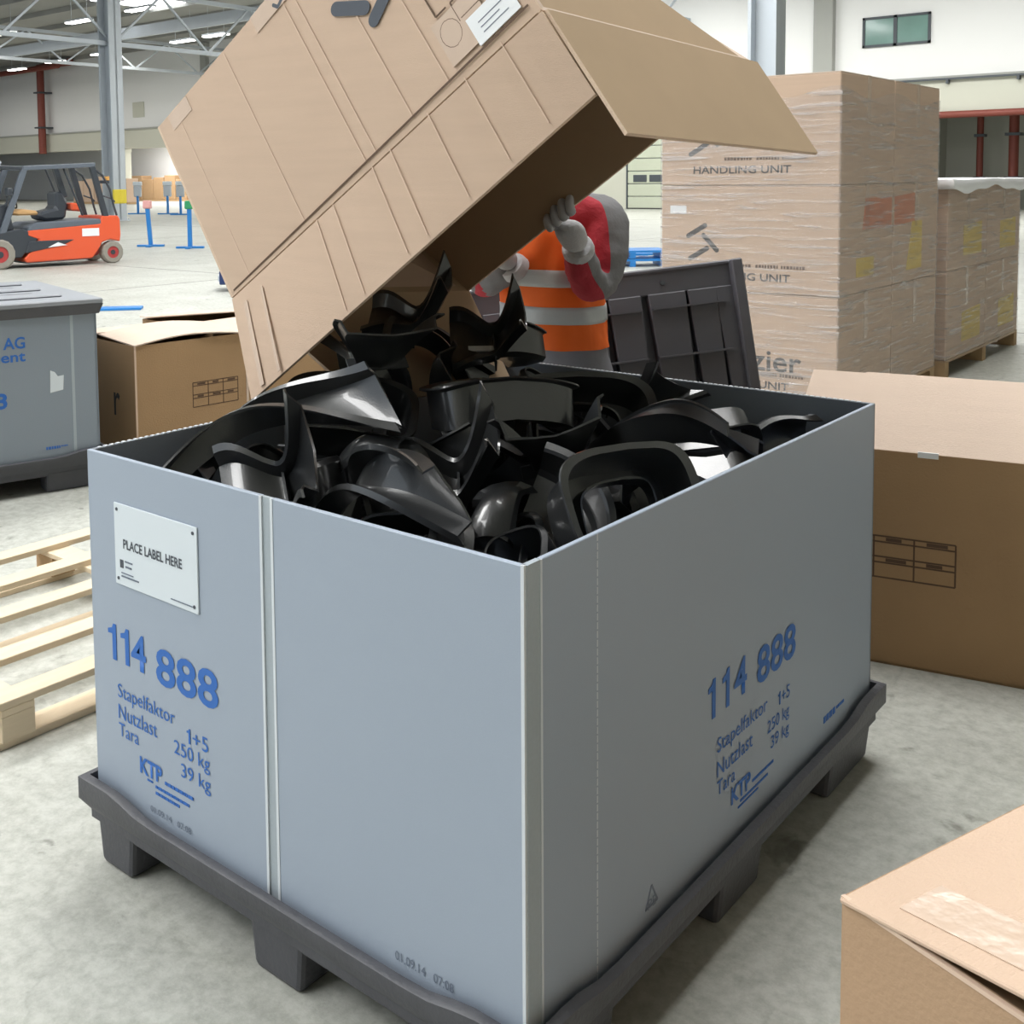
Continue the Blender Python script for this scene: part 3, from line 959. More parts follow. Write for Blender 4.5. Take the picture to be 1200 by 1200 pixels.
# each row: kind, location, rotation (degrees), where, sticker, size; the parts lie against
# one another and against the sleeve without passing through
HEAP = [
    ('saddle', (-1.000, 0.900, 1.170), (12.0, 4.0, 38.0), 'fall', False, 0.880),
    ('saddle', (-0.900, 1.120, 1.100), (28.0, 0.0, 42.0), 'fall', True, 0.800),
    ('elbow', (-1.030, 0.740, 1.040), (80.0, 10.0, 60.0), 'fall', False, 0.700),
    ('blade', (-1.078, 1.050, 1.024), (20.1, 18.2, 70.5), 'fall', False, 0.800),
    ('frame', (-0.950, 0.560, 0.970), (20.0, 8.0, 40.0), 'fall', False, 0.800),
    ('blade', (-0.917, 0.316, 0.972), (1.5, 327.0, 38.4), 'fall', False, 0.950),
    ('ring', (-0.894, 0.330, 0.869), (4.7, 7.8, 198.8), 'pile', False, 0.850),
    ('saddle', (-0.780, 0.224, 0.896), (39.8, 344.7, 44.9), 'pile', False, 0.900),
    ('saddle', (-0.558, 0.544, 0.872), (16.0, 356.7, 39.4), 'pile', True, 0.950),
    ('elbow', (-0.304, 0.548, 0.823), (41.8, 31.0, 12.2), 'pile', False, 0.950),
    ('ring', (-0.477, 0.256, 0.819), (44.3, 349.4, 17.3), 'pile', False, 0.850),
    ('frame', (-0.600, 1.080, 0.906), (36.0, 0.0, 40.0), 'pile', True, 0.950),
    ('ring', (-0.850, 1.280, 0.917), (30.0, 10.0, 160.0), 'pile', False, 0.850),
    ('elbow', (-0.918, 0.966, 0.952), (79.9, 53.3, 172.8), 'pile', False, 0.850),
    ('ring', (-0.345, 1.304, 0.863), (63.9, 7.0, 213.9), 'pile', False, 0.900),
    ('frame', (-0.156, 0.562, 0.897), (47.2, 3.3, 72.9), 'pile', False, 0.850),
    ('saddle', (-0.626, 1.405, 0.883), (42.1, 314.6, 135.4), 'pile', False, 0.850),
    ('frame', (-0.647, 0.794, 1.007), (338.2, 3.3, 58.9), 'pile', False, 0.900),
    ('blade', (-0.225, 0.857, 0.818), (15.2, 10.1, 76.6), 'pile', False, 0.800),
    ('elbow', (-0.704, 0.693, 0.885), (9.2, 48.7, 207.8), 'pile', False, 0.850),
    ('saddle', (-0.436, 0.733, 0.910), (12.8, 16.1, 316.5), 'pile', False, 0.850),
    ('blade', (-0.297, 0.953, 0.882), (62.2, 19.2, 177.3), 'pile', True, 0.850),
    ('ring', (-0.249, 0.331, 0.795), (23.3, 16.7, 300.6), 'pile', False, 0.800),
    ('elbow', (-0.331, 0.139, 0.776), (109.0, 10.6, 47.7), 'pile', False, 0.800),
    ('saddle', (-0.871, 0.578, 1.126), (1.9, 43.7, 160.8), 'fall', False, 0.800),
    ('elbow', (-1.073, 1.336, 1.054), (13.6, 355.4, 278.6), 'fall', False, 0.800),
    ('frame', (-0.929, 1.301, 0.759), (8.7, 356.9, 147.9), 'pile', False, 0.850),
    ('blade', (-0.528, 0.250, 0.902), (59.4, 336.7, 337.5), 'pile', False, 0.800),
    ('saddle', (-1.023, 0.176, 0.640), (358.5, 23.1, 87.1), 'pile', False, 0.838),
    ('ring', (-0.943, 0.390, 0.704), (317.3, 13.7, 331.0), 'pile', False, 0.866),
    ('blade', (-0.977, 0.578, 0.746), (4.7, 13.6, 357.3), 'pile', False, 0.842),
    ('saddle', (-1.061, 0.721, 0.724), (22.7, 338.1, 215.0), 'pile', False, 0.765),
    ('ring', (-0.857, 0.884, 0.778), (343.5, 341.7, 350.6), 'pile', False, 0.949),
    ('elbow', (-0.974, 1.125, 0.735), (7.2, 337.8, 196.1), 'pile', False, 0.745),
    ('ring', (-1.095, 1.390, 0.628), (35.8, 333.7, 88.1), 'pile', False, 0.929),
    ('blade', (-1.046, 1.315, 0.630), (337.1, 344.8, 249.3), 'pile', False, 0.797),
    ('blade', (-0.796, 0.140, 0.600), (319.3, 346.3, 35.5), 'pile', False, 0.734),
    ('frame', (-0.599, 0.435, 0.591), (1.9, 56.0, 313.2), 'pile', False, 0.816),
    ('saddle', (-1.040, 0.334, 0.524), (3.3, 64.5, 304.4), 'pile', False, 0.950),
    ('saddle', (-0.955, 0.612, 0.663), (35.4, 279.7, 52.7), 'pile', False, 0.822),
    ('saddle', (-0.710, 0.854, 0.648), (209.9, 355.2, 198.3), 'pile', False, 0.776),
    ('blade', (-0.851, 1.068, 0.655), (25.9, 96.0, 350.8), 'pile', True, 0.809),
    ('saddle', (-0.728, 1.232, 0.651), (327.5, 332.4, 233.5), 'pile', False, 0.936),
    ('blade', (-0.867, 1.420, 0.727), (5.2, 29.8, 10.9), 'pile', False, 0.941),
    ('elbow', (-0.709, 0.111, 0.448), (32.8, 341.9, 204.1), 'pile', False, 0.934),
    ('blade', (-0.514, 0.538, 0.622), (128.7, 35.4, 114.0), 'pile', False, 0.931),
    ('elbow', (-0.603, 0.595, 0.699), (300.6, 348.6, 137.4), 'pile', False, 0.842),
    ('saddle', (-0.572, 0.842, 0.747), (44.7, 341.9, 266.2), 'pile', False, 0.854),
    ('ring', (-1.046, 0.980, 0.535), (26.9, 320.7, 68.5), 'pile', False, 0.858),
    ('elbow', (-0.412, 1.037, 0.696), (78.9, 243.1, 157.3), 'pile', False, 0.890),
    ('elbow', (-0.541, 1.206, 0.709), (52.7, 354.3, 30.2), 'pile', False, 0.829),
    ('saddle', (-0.613, 1.381, 0.683), (357.6, 3.2, 196.6), 'pile', False, 0.807),
    ('ring', (-0.421, 0.144, 0.607), (16.4, 342.1, 271.8), 'pile', False, 0.809),
    ('blade', (-0.242, 0.146, 0.647), (15.6, 233.7, 156.7), 'pile', False, 0.791),
    ('elbow', (-0.264, 0.555, 0.610), (5.8, 14.3, 193.3), 'pile', False, 0.926),
    ('frame', (-0.353, 0.748, 0.673), (271.1, 308.7, 341.1), 'pile', False, 0.822),
    ('elbow', (-0.537, 1.151, 0.575), (7.2, 351.8, 242.8), 'pile', False, 0.766),
    ('elbow', (-0.619, 1.066, 0.740), (273.3, 250.1, 8.4), 'pile', False, 0.729),
    ('saddle', (-0.438, 1.370, 0.555), (47.8, 279.7, 116.2), 'pile', False, 0.815),
    ('elbow', (-0.293, 1.258, 0.440), (59.4, 0.4, 131.3), 'pile', False, 0.911),
    ('elbow', (-0.332, 0.177, 0.578), (6.6, 335.9, 329.5), 'pile', False, 0.724),
    ('ring', (-0.251, 0.424, 0.480), (27.1, 353.1, 225.4), 'pile', False, 0.946),
    ('frame', (-0.273, 0.892, 0.438), (36.5, 352.3, 293.6), 'pile', False, 0.766),
    ('ring', (-0.137, 0.837, 0.763), (92.5, 234.5, 97.0), 'pile', False, 0.899),
    ('frame', (-0.115, 0.968, 0.669), (14.4, 20.0, 271.2), 'pile', False, 0.928),
    ('elbow', (-0.355, 1.138, 0.645), (28.7, 338.7, 280.2), 'pile', False, 0.722),
    ('frame', (-0.184, 1.391, 0.494), (52.9, 320.9, 269.9), 'pile', False, 0.767),
    ('elbow', (-0.372, 1.512, 0.572), (321.1, 293.8, 114.2), 'pile', False, 0.740),
    ('elbow', (-0.185, 0.295, 0.549), (18.2, 301.4, 208.8), 'pile', False, 0.729),
    ('elbow', (-0.443, 0.123, 0.371), (352.3, 166.2, 19.3), 'pile', False, 0.904),
    ('saddle', (-0.204, 0.563, 0.215), (335.6, 25.0, 270.4), 'pile', False, 0.839),
    ('blade', (-0.404, 0.608, 0.319), (54.0, 338.1, 249.7), 'pile', False, 0.849),
    ('saddle', (-0.678, 0.728, 0.363), (358.6, 306.3, 108.1), 'pile', False, 0.808),
    ('saddle', (-0.539, 1.000, 0.394), (302.3, 33.8, 97.6), 'pile', False, 0.834),
    ('ring', (-0.132, 1.149, 0.365), (223.3, 2.0, 284.5), 'pile', False, 0.812),
    ('blade', (-0.277, 1.332, 0.334), (225.6, 11.6, 230.3), 'pile', False, 0.932),
    ('saddle', (-0.867, 0.302, 0.366), (27.2, 349.8, 87.0), 'pile', False, 1.000),
    ('frame', (-0.843, 0.534, 0.469), (10.1, 341.3, 341.0), 'pile', False, 1.000),
    ('elbow', (-0.881, 0.795, 0.571), (8.4, 0.8, 176.7), 'pile', False, 1.000),
    ('saddle', (-0.382, 0.231, 0.203), (355.4, 2.6, 9.8), 'pile', False, 1.000),
    ('frame', (-0.839, 1.264, 0.441), (35.4, 357.3, 334.9), 'pile', False, 1.000),
    ('elbow', (-0.706, 1.366, 0.284), (349.6, 353.1, 334.1), 'pile', False, 1.000),
    ('saddle', (-0.854, 0.911, 0.316), (336.5, 24.0, 46.2), 'pile', False, 1.000),
    ('frame', (-1.008, 0.260, 0.293), (285.7, 10.6, 244.0), 'pile', False, 1.000),
    ('elbow', (-0.425, 0.476, 0.263), (6.6, 18.3, 308.6), 'pile', False, 1.000),
    ('saddle', (-0.237, 1.068, 0.361), (26.5, 355.3, 23.2), 'pile', False, 1.000),
    ('frame', (-0.595, 0.990, 0.268), (13.4, 6.1, 242.6), 'pile', False, 1.000),
    ('elbow', (-0.716, 0.625, 0.263), (48.8, 354.6, 200.6), 'pile', False, 1.000),
    ('saddle', (-0.761, 0.421, 0.336), (354.9, 284.1, 153.4), 'pile', False, 1.000),
    ('frame', (-0.967, 1.385, 0.386), (39.2, 217.5, 211.3), 'pile', False, 1.000),
    ('elbow', (-1.038, 1.150, 0.266), (66.7, 323.0, 163.6), 'pile', False, 1.000),
]
for row in HEAP:
    place_part(*row)

# ================================================================== CARTONS
def ident_grid(o, x, u, n, w, h, parent):
    """printed table of 3 x 2 boxes with small captions; o = lower left corner"""
    o, x, u = V(o), V(x), V(u)
    n = V(n)
    segs = [(o + u * h * k, o + u * h * k + x * w) for k in (0, 0.36, 0.5, 0.86, 1.0)]
    segs = [s for s in segs]
    segs += [(o + x * w * k / 3, o + x * w * k / 3 + u * h) for k in range(4)]
    bars(segs, 0.005, n, 'print_brown', parent, 'printed_table')
    caps = []
    for r in (0.43, 0.93):
        for c in range(3):
            a = o + u * h * r + x * w * ((c + 0.3) / 3)
            caps.append((a, a + x * w * (0.13 + 0.04 * ((c + int(r * 10)) % 2))))
    bars(caps, 0.011, n, 'print_brown', parent, 'small_print')
def pills(segs, w, n, m, parent, name='printed_logo'):
    """round-ended bars printed on a surface"""
    b = MB()
    n = V(n).normalized()
    for a, c in segs:
        a, c = V(a), V(c)
        d = (c - a).normalized()
        r = n.cross(d).normalized() * (w / 2)
        pts = []
        for k in range(9):
            t = math.pi * k / 8
            pts.append(c + r * math.cos(math.pi - t) * -1 * -1 + d * math.sin(t) * w / 2)
        for k in range(9):
            t = math.pi * k / 8
            pts.append(a + r * math.cos(t) - d * math.sin(t) * w / 2)
        b.slab([p + n * 0.0012 for p in pts], 0.001, n)
    return b.build(name, m, parent)

def tilted_carton():
    """the big open carton being emptied into the container, mouth downwards"""
    e1, e2, e3 = V((0.829, 0.007, 0.559)), V((0.036, 0.997, -0.066)), V((-0.558, 0.075, 0.826))
    P1 = V((-1.352, 0.526, 1.266)); P2 = V((-0.343, 0.538, 1.928))
    P3 = V((-0.308, 1.492, 1.885)); P4 = V((-1.305, 1.482, 1.203))
    k = e3 * 0.60
    Q1 = P1 + k - e1 * 0.045; Q2 = P2 + k - e1 * 0.045; Q3 = P3 + k - e1 * 0.26; Q4 = P4 + k - e1 * 0.26
    t = thing('open_carton', 'big brown carton tipped over the container with its flaps hanging open', 'carton', P4)
    O = P4.copy()
    def pan(name, pts, m=('card', 'card_inner', 'card_edge'), th=0.009):
        # outer face first, counter-clockwise from outside
        q = [V(p) - O for p in pts]
        n = (q[1] - q[0]).cross(q[2] - q[0]).normalized()
        c = len(q)
        vs = q + [p - n * th for p in q]
        b = MB()
        b.add(vs[:c], [tuple(range(c))], 0)
        b.v += [tuple(p) for p in vs[c:]]
        b.f.append(tuple(range(2 * c - 1, c - 1, -1))); b.m.append(1)
        for i in range(c):
            b.f.append((i, i + c, (i + 1) % c + c, (i + 1) % c)); b.m.append(2)
        return b.build(name, list(m), t)
    fr = pan('front_panel', [P1, P2, Q2, Q1])
    pan('end_panel', [P2, P3, Q3, Q2], ('card_pale_lit', 'card_inner', 'card_edge'))
    pan('rear_panel', [P3, P4, Q4, Q3])
    pan('end_panel', [P4, P1, Q1, Q4])
    pan('closed_bottom', [Q1, Q2, Q3, Q4])
    # flaps hanging from the mouth
    F0, F1 = V((-1.178, 0.442, 1.02)), V((-0.218, 0.55, 1.748))
    b = MB()
    nn = 16
    nrm0 = (P2 - P1).cross(P1 - F0).normalized()
    rows = []
    for i in range(nn + 1):
        f = i / nn
        p, q = P1.lerp(P2, f) - O - e3 * 0.004, F0.lerp(F1, f) - O
        rows.append((p, q, q - nrm0 * 0.008, p - nrm0 * 0.008))
    for i in range(nn):
        A, B = rows[i], rows[i + 1]
        b.add([A[0], A[1], B[1], B[0]], [(0, 1, 2, 3)], 0)
        b.add([A[1], A[2], B[2], B[1]], [(0, 1, 2, 3)], 2)
        b.add([A[2], A[3], B[3], B[2]], [(0, 1, 2, 3)], 1)
        b.add([A[3], A[0], B[0], B[3]], [(0, 1, 2, 3)], 2)
    for A in (rows[0], rows[-1]):
        b.add(list(A), [(0, 1, 2, 3)], 2)
    ff = b.build('flap', ['card', 'card_inner', 'card_edge'], t, smooth=True)
    rf = pan('flap', [P2 - e3 * 0.004 + e2 * 0.01, V((-0.150, 0.55, 1.662)), V((-0.124, 1.462, 1.632)), P3 - e3 * 0.004][::-1][::1], ('card_inner', 'card_inner', 'card_edge'))
    d = (-e3 * math.cos(0.05) + e1 * math.sin(0.05)) * 0.36
    pan('flap', [P4, P4 + d - e2 * 0.02, P1 + d + e2 * 0.30, P1 + e2 * 0.04], ('card', 'card_inner', 'card_edge'))
    db = (-e3 * 0.15 + e2 * 0.98) * 0.10
    # ---- marks on the front panel: u along the mouth edge, v up the panel
    n = (P2 - P1).cross(Q1 - P1).normalized()
    vv = (Q1 - P1).normalized()
    def at(u, v, lift=0.0):
        return P1 - O + e1 * u + vv * v + n * lift
    # pressed creases across panel and flap
    fd0 = F0 - P1; fd1 = F1 - P2
    nf = (P2 - P1).cross(fd0).normalized() * -1
    for u in (0.10, 0.36, 0.62, 0.66, 0.80, 0.93):
        bars([(at(u, 0.01), at(u, 0.59))], 0.003, n, 'crease', fr, 'pressed_crease', 0.0006)
    for u in (0.40, 0.47, 0.63, 0.70, 0.84, 0.97, 1.09):
        a = P1 - O + e1 * u
        b2 = a + fd0.lerp(fd1, u / 1.2)
        nf = (b2 - a).cross(e1).normalized()
        if nf.dot(n) < 0:
            nf = -nf
        bars([(a.lerp(b2, 0.03), a.lerp(b2, 0.97))], 0.003, nf, 'crease', ff, 'pressed_crease', 0.0012)
    # double fold line along the mouth edge
    bars([(at(0.02, 0.012), at(1.19, 0.012))], 0.005, n, 'print_brown', fr, 'fold_line', 0.001)
    # logo of round-ended bars, sign above it, label and outline drawing
    pills([(at(0.757, 0.394), at(0.832, 0.330)), (at(0.838, 0.285), at(0.925, 0.32))], 0.036, n, 'print_dark', fr)
    pills([(at(0.590, 0.560), at(0.600, 0.545)), (at(0.602, 0.545), at(0.645, 0.56))], 0.010, n, 'print_dark', fr, 'printed_sign')
    lab = [at(1.045, 0.020), at(1.175, 0.020), at(1.175, 0.095), at(1.045, 0.095)]
    pl = patch(lab, 'paper_white', fr, 'shipping_label', 0.0016)
    bars([(at(1.07, 0.04 + 0.014 * k, 0.0016), at(1.15 - 0.02 * (k % 2), 0.04 + 0.014 * k, 0.0016)) for k in range(3)], 0.002, n, 'print_faint', pl, 'small_print', 0.0008)
    bars([(at(1.035, 0.105), at(1.035, 0.16)), (at(1.035, 0.16), at(1.19, 0.16)), (at(1.04, 0.11), at(1.19, 0.11)),
          (at(0.985, 0.16), at(0.985, 0.24)), (at(0.985, 0.16), at(1.02, 0.16))], 0.004, n, 'print_brown', fr, 'printed_outline')
    ring = [at(1.0 + 0.03 * math.cos(a), 0.10 + 0.035 * math.sin(a)) for a in [2 * math.pi * k / 16 for k in range(17)]]
    bars(list(zip(ring[:-1], ring[1:])), 0.003, n, 'print_brown', fr, 'printed_circle')
    # tape: wrinkled clear strips at the corner edges
    for (u0, v0, u1, v1) in ((0.06, 0.545, 0.16, 0.595), (0.50, 0.54, 0.64, 0.595), (0.96, 0.03, 1.10, 0.15)):
        patch([at(u0, v0), at(u1, v0), at(u1, v1), at(u0, v1)], 'tape', fr, 'tape_strip', 0.001)
    a0 = P1 - O
    for (s0, s1) in ((0.05, 0.066), (0.13, 0.14)):
        q = [a0 + e1 * s0 + fd0 * 0.15, a0 + e1 * s1 + fd0 * 0.15, a0 + e1 * s1 + fd0 * 0.95, a0 + e1 * s0 + fd0 * 0.95]
        patch([p for p in q[::-1]], 'tape', ff, 'tape_strip', 0.0015)
tilted_carton()

def carton(label, loc, rz, dims, m='card', group=None, flaps='closed', tape=True, logo=True, mid=('card_pale_lit',)):
    """closed shipping carton; local origin at the near left lower corner, x along the long side, y away"""
    a, b, h = dims
    t = thing('shipping_carton', label, 'carton', loc, rz, group)
    MB().box((0, 0, 0), (a, b, h - 0.004)).build('body', m, t, bevel=0.006, seg=1)
    MB().box((0.002, 0.002, h - 0.004), (a - 0.002, b / 2 - 0.003, h + 0.003)).build('flap', mid[0], t)
    MB().box((0.002, b / 2 + 0.003, h - 0.004), (a - 0.002, b - 0.002, h + 0.003)).build('flap', mid[0], t)
    if tape:
        MB().box((a - 0.0005, b / 2 - 0.035, h - 0.30), (a + 0.001, b / 2 + 0.035, h + 0.002)).build('tape_strip', 'tape', t)
        MB().box((0.0, b / 2 - 0.035, h + 0.002), (a, b / 2 + 0.035, h + 0.0045)).build('tape_strip', 'tape', t)
    return t

def wrapped_stacks():
    a, b, h = 1.21, 0.978, 0.69
    x0, y0, z0 = -2.705, 5.325, 0.14
    def wood_pallet(label, x, y, lx, ly, group):
        t = thing('wooden_pallet', label, 'pallet', (x, y, 0), 0, group)
        for k in range(5):
            w = 0.14
            xx = k * (lx - w) / 4
            MB().box((xx, 0, 0.118), (xx + w, ly, 0.139)).build('deck_board', 'wood_dark', t)
        for k in range(3):
            yy = k * (ly - 0.1) / 2
            MB().box((0, yy, 0.096), (lx, yy + 0.1, 0.118)).build('stringer_board', 'wood_dark', t)
            for j in range(3):
                xx = j * (lx - 0.14) / 2
                MB().box((xx, yy, 0.02), (xx + 0.14, yy + 0.1, 0.096)).build('block', 'wood_dark', t)
            MB().box((0, yy, 0), (lx, yy + 0.1, 0.02)).build('bottom_board', 'wood_dark', t)
        return t
    wood_pallet('wooden pallet under the tall film-wrapped carton stack', x0, y0, a, 2 * b + 0.02, None)
    lay = ('bottom', 'middle', 'top')
    row = ('front', 'rear')
    for k in range(3):
        for j in range(2):
            t = carton('%s carton of the %s column in the tall film-wrapped stack' % (lay[k], row[j]),
                       (x0, y0 + j * (b + 0.012), z0 + k * h), 0, (a, b, h - 0.006), 'card', 'cartons in the tall wrapped stack')
            if j == 0:
                # print on the side facing the container; local x, z on plane y = 0
                def lx(X): return X - x0
                zb = z0 + k * h
                X, U = (1, 0, 0), (0, 0, 1)
                text('HANDLING UNIT', (lx(-2.47), 0, 0.075), X, U, 0.67, 0.05, 'print_black', t, bold=0.015)
                smallprint_xz([(lx(-2.25), 0.16, 0.19, 0.02), (lx(-2.03), 0.16, 0.15, 0.02), (lx(-1.86), 0.16, 0.16, 0.02)], t)
                if k == 0:
                    text('zier', (lx(-2.05), 0, 0.19), X, U, 0.33, 0.13, 'print_black', t, bold=0.012)
                def P(X, Z): return (lx(X), 0, Z)
                pills([(P(-2.505, 0.355), P(-2.385, 0.425)), (P(-2.395, 0.36), P(-2.30, 0.265)), (P(-2.49, 0.205), P(-2.37, 0.275))], 0.032, (0, -1, 0), 'print_black', t)
                if k == 1:
                    patch([P(-2.64, 0.50), P(-2.52, 0.50), P(-2.52, 0.555), P(-2.64, 0.555)], 'paper_white', t, 'shipping_label')
            # orange and yellow patches on the +X end faces, under the film
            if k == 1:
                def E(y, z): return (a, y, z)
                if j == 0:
                    patch([E(0.40, 0.40), E(0.95, 0.40), E(0.95, 0.60), E(0.45, 0.60)], 'patch_orange', t, 'colour_patch')
                    patch([E(0.30, 0.10), E(0.62, 0.10), E(0.62, 0.22), E(0.30, 0.22)], 'patch_yellow', t, 'colour_patch')
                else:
                    patch([E(0.02, 0.40), E(0.45, 0.42), E(0.45, 0.62), E(0.02, 0.60)], 'patch_orange', t, 'colour_patch')
                    patch([E(0.28, 0.08), E(0.62, 0.08), E(0.62, 0.42), E(0.40, 0.42)], 'patch_yellow', t, 'colour_patch')
    # stretch film around the tall stack: wrinkled skin, open at the top
    def film(name, label, X0, Y0, X1, Y1, Z0, Z1, seed, amp=0.012, top=False):
        r = random.Random(seed)
        nz = 70
        per = [(X0, Y0), (X1, Y0), (X1, Y1), (X0, Y1)]
        cols = []
        for k in range(4):
            p, q = per[k], per[(k + 1) % 4]
            m = 22
            for i in range(m):
                f = i / m
                nrm = [(0, -1), (1, 0), (0, 1), (-1, 0)][k]
                cols.append((p[0] + (q[0] - p[0]) * f, p[1] + (q[1] - p[1]) * f, nrm, f))
        n = len(cols)
        ph = [r.uniform(0, 6.28) for _ in range(8)]
        vs = []
        for j in range(nz + 1):
            z = Z0 + (Z1 - Z0) * j / nz
            for c, (x, y, nn, f) in enumerate(cols):
                e = min(f, 1 - f) * 6
                e = min(e, 1)
                w = 0.5 + 0.25 * math.sin(z * 61 + ph[0] + 5 * f) + 0.25 * math.sin(z * 97 + ph[1] - 9 * f + 3 * math.sin(z * 13))
                dz = 0.03 * math.sin(c * 0.55 + ph[2]) * (j == nz)
                d = 0.006 + amp * w * e
                vs.append((x + nn[0] * d, y + nn[1] * d, z + dz))
        fs = [(j * n + c, j * n + (c + 1) % n, (j + 1) * n + (c + 1) % n, (j + 1) * n + c) for j in range(nz) for c in range(n)]
        b = MB()
        b.add(vs, fs)
        o = b.build(name, 'film', None, smooth=True)
        return tag(o, label, 'film')
    Y1 = y0 + 2 * b + 0.012
    film('stretch_film', 'clear stretch film wound round the tall carton stack', x0 - 0.004, y0 - 0.004, x0 + a + 0.004, Y1 + 0.004, 0.142, 2.09, 3)
    # ---- second, lower stack behind it
    x2, y2 = -2.70, 7.56
    b = 1.10
    wood_pallet('wooden pallet under the low film-wrapped stack with white top sheet', x2, y2, a, 2 * b + 0.03, None)
    for k in range(2):
        for j in range(2):
            t = carton('%s carton of the %s column in the low film-wrapped stack' % (lay[k], row[j]), (x2, y2 + j * (b + 0.015), z0 + k * h), 0,
                       (a, b, h - 0.006), 'card', 'cartons in the low wrapped stack')
            def E(y, z): return (a, y, z)
            patch([E(0.42, 0.10), E(0.95, 0.10), E(0.95, 0.36), E(0.42, 0.34)], 'patch_yellow', t, 'colour_patch')  # plain yellow patch on the end face
    Y3 = y2 + 2 * b + 0.015
    film('stretch_film', 'clear stretch film wound round the low carton stack', x2 - 0.004, y2 - 0.004, x2 + a + 0.004, Y3 + 0.004, 0.13, 1.49, 5, 0.02)
    # white top sheet, draped over the edges
    def outline(off):
        """rectangle outline, offset outwards from the cartons, finely sampled"""
        X0, X1, Y0, Y1 = x2 - off, x2 + a + off, y2 - off, Y3 + off
        per = [(X0, Y0), (X1, Y0), (X1, Y1), (X0, Y1)]
        return [(per[k][0] + (per[(k + 1) % 4][0] - per[k][0]) * i / 24, per[k][1] + (per[(k + 1) % 4][1] - per[k][1]) * i / 24) for k in range(4) for i in range(24)]
    vs = []
    for off, z, wz in ((-0.50, 1.538, 0.004), (-0.25, 1.537, 0.006), (-0.02, 1.536, 0.004), (0.040, 1.535, 0.003), (0.050, 1.515, 0.004), (0.053, 1.455, 0.022)):
        for k, (x, y) in enumerate(outline(off)):
            vs.append((x, y, z + wz * (math.sin(k * math.pi / 8) + 0.5 * math.sin(k * math.pi / 3 + 1))))
    n = 96
    fs = [(r * n + k, r * n + (k + 1) % n, (r + 1) * n + (k + 1) % n, (r + 1) * n + k) for r in range(5) for k in range(n)]
    fs.append(tuple(range(n)))
    o = MB().add(vs, fs).build('cover_sheet', 'wrap_white', None, smooth=True)
    md = o.modifiers.new('thickness', 'SOLIDIFY')
    md.thickness = 0.004
    tag(o, 'white plastic sheet draped over the low carton stack', 'sheet')
def smallprint_xz(lines, parent):
    r = random.Random(5)
    b = MB()
    for (u, z, w, h) in lines:
        x = u
        while x < u + w:
            d = min(r.uniform(0.5, 0.9) * h, u + w - x)
            b.box((x, -0.0016, z), (x + d, -0.0003, z + h))
            x += d + h * 0.3
    return b.build('small_print', 'print_brown', parent)
wrapped_stacks()

def open_carton_right():
    rz = math.radians(11.9)
    t = thing('open_carton', 'large brown carton on the floor with its pale front flap raised', 'carton', (-0.46, 2.135, 0), rz)
    a, b, h, th = 1.22, 0.98, 0.70, 0.008
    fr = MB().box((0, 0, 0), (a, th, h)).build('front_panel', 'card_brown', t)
    MB().box((0, b - th, 0), (a, b, h)).build('rear_panel', 'card_brown', t)
    MB().box((0, th, 0), (th, b - th, h)).build('end_panel', 'card_brown', t)
    MB().box((a - th, th, 0), (a, b - th, h)).build('end_panel', 'card_brown', t)
    MB().box((0, 0, 0), (a, b, th)).build('bottom', 'card_brown', t)
    def flap(q):
        return MB().slab(q, th).build('flap', 'card_pale_lit', t, bevel=0.002, seg=1)  # paler than the panels: light from above is in the flap colour
    L, al = 0.365, math.radians(33)
    c, s = math.cos(al) * L, math.sin(al) * L
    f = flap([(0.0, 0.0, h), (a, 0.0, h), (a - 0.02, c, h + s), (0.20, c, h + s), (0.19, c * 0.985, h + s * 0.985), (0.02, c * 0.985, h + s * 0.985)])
    flap([(0.01, th, h), (0.33, th + 0.02, h + 0.004), (0.33, b - 0.03, h + 0.004), (0.01, b - th, h)][::-1])
    flap([(a - 0.01, th, h), (a - 0.33, th + 0.02, h + 0.004), (a - 0.33, b - 0.03, h + 0.004), (a - 0.01, b - th, h)])
    flap([(a, b + 0.002, h), (0, b + 0.002, h), (0, b + 0.09, h - 0.33), (a, b + 0.09, h - 0.33)])
    ident_grid((0.145, 0, 0.285), (1, 0, 0), (0, 0, 1), (0, -1, 0), 0.36, 0.135, fr)
    patch([(0.26, 0, 0.57), (0.46, 0, 0.57), (0.46, 0, 0.695), (0.26, 0, 0.695)], 'card_brown', fr, 'tape_strip', 0.0008)
    MB().box((0.39, -0.003, h - 0.012), (0.45, 0.004, h + 0.006)).build('torn_tape_end', 'paper_white', fr)
    return t
open_carton_right()

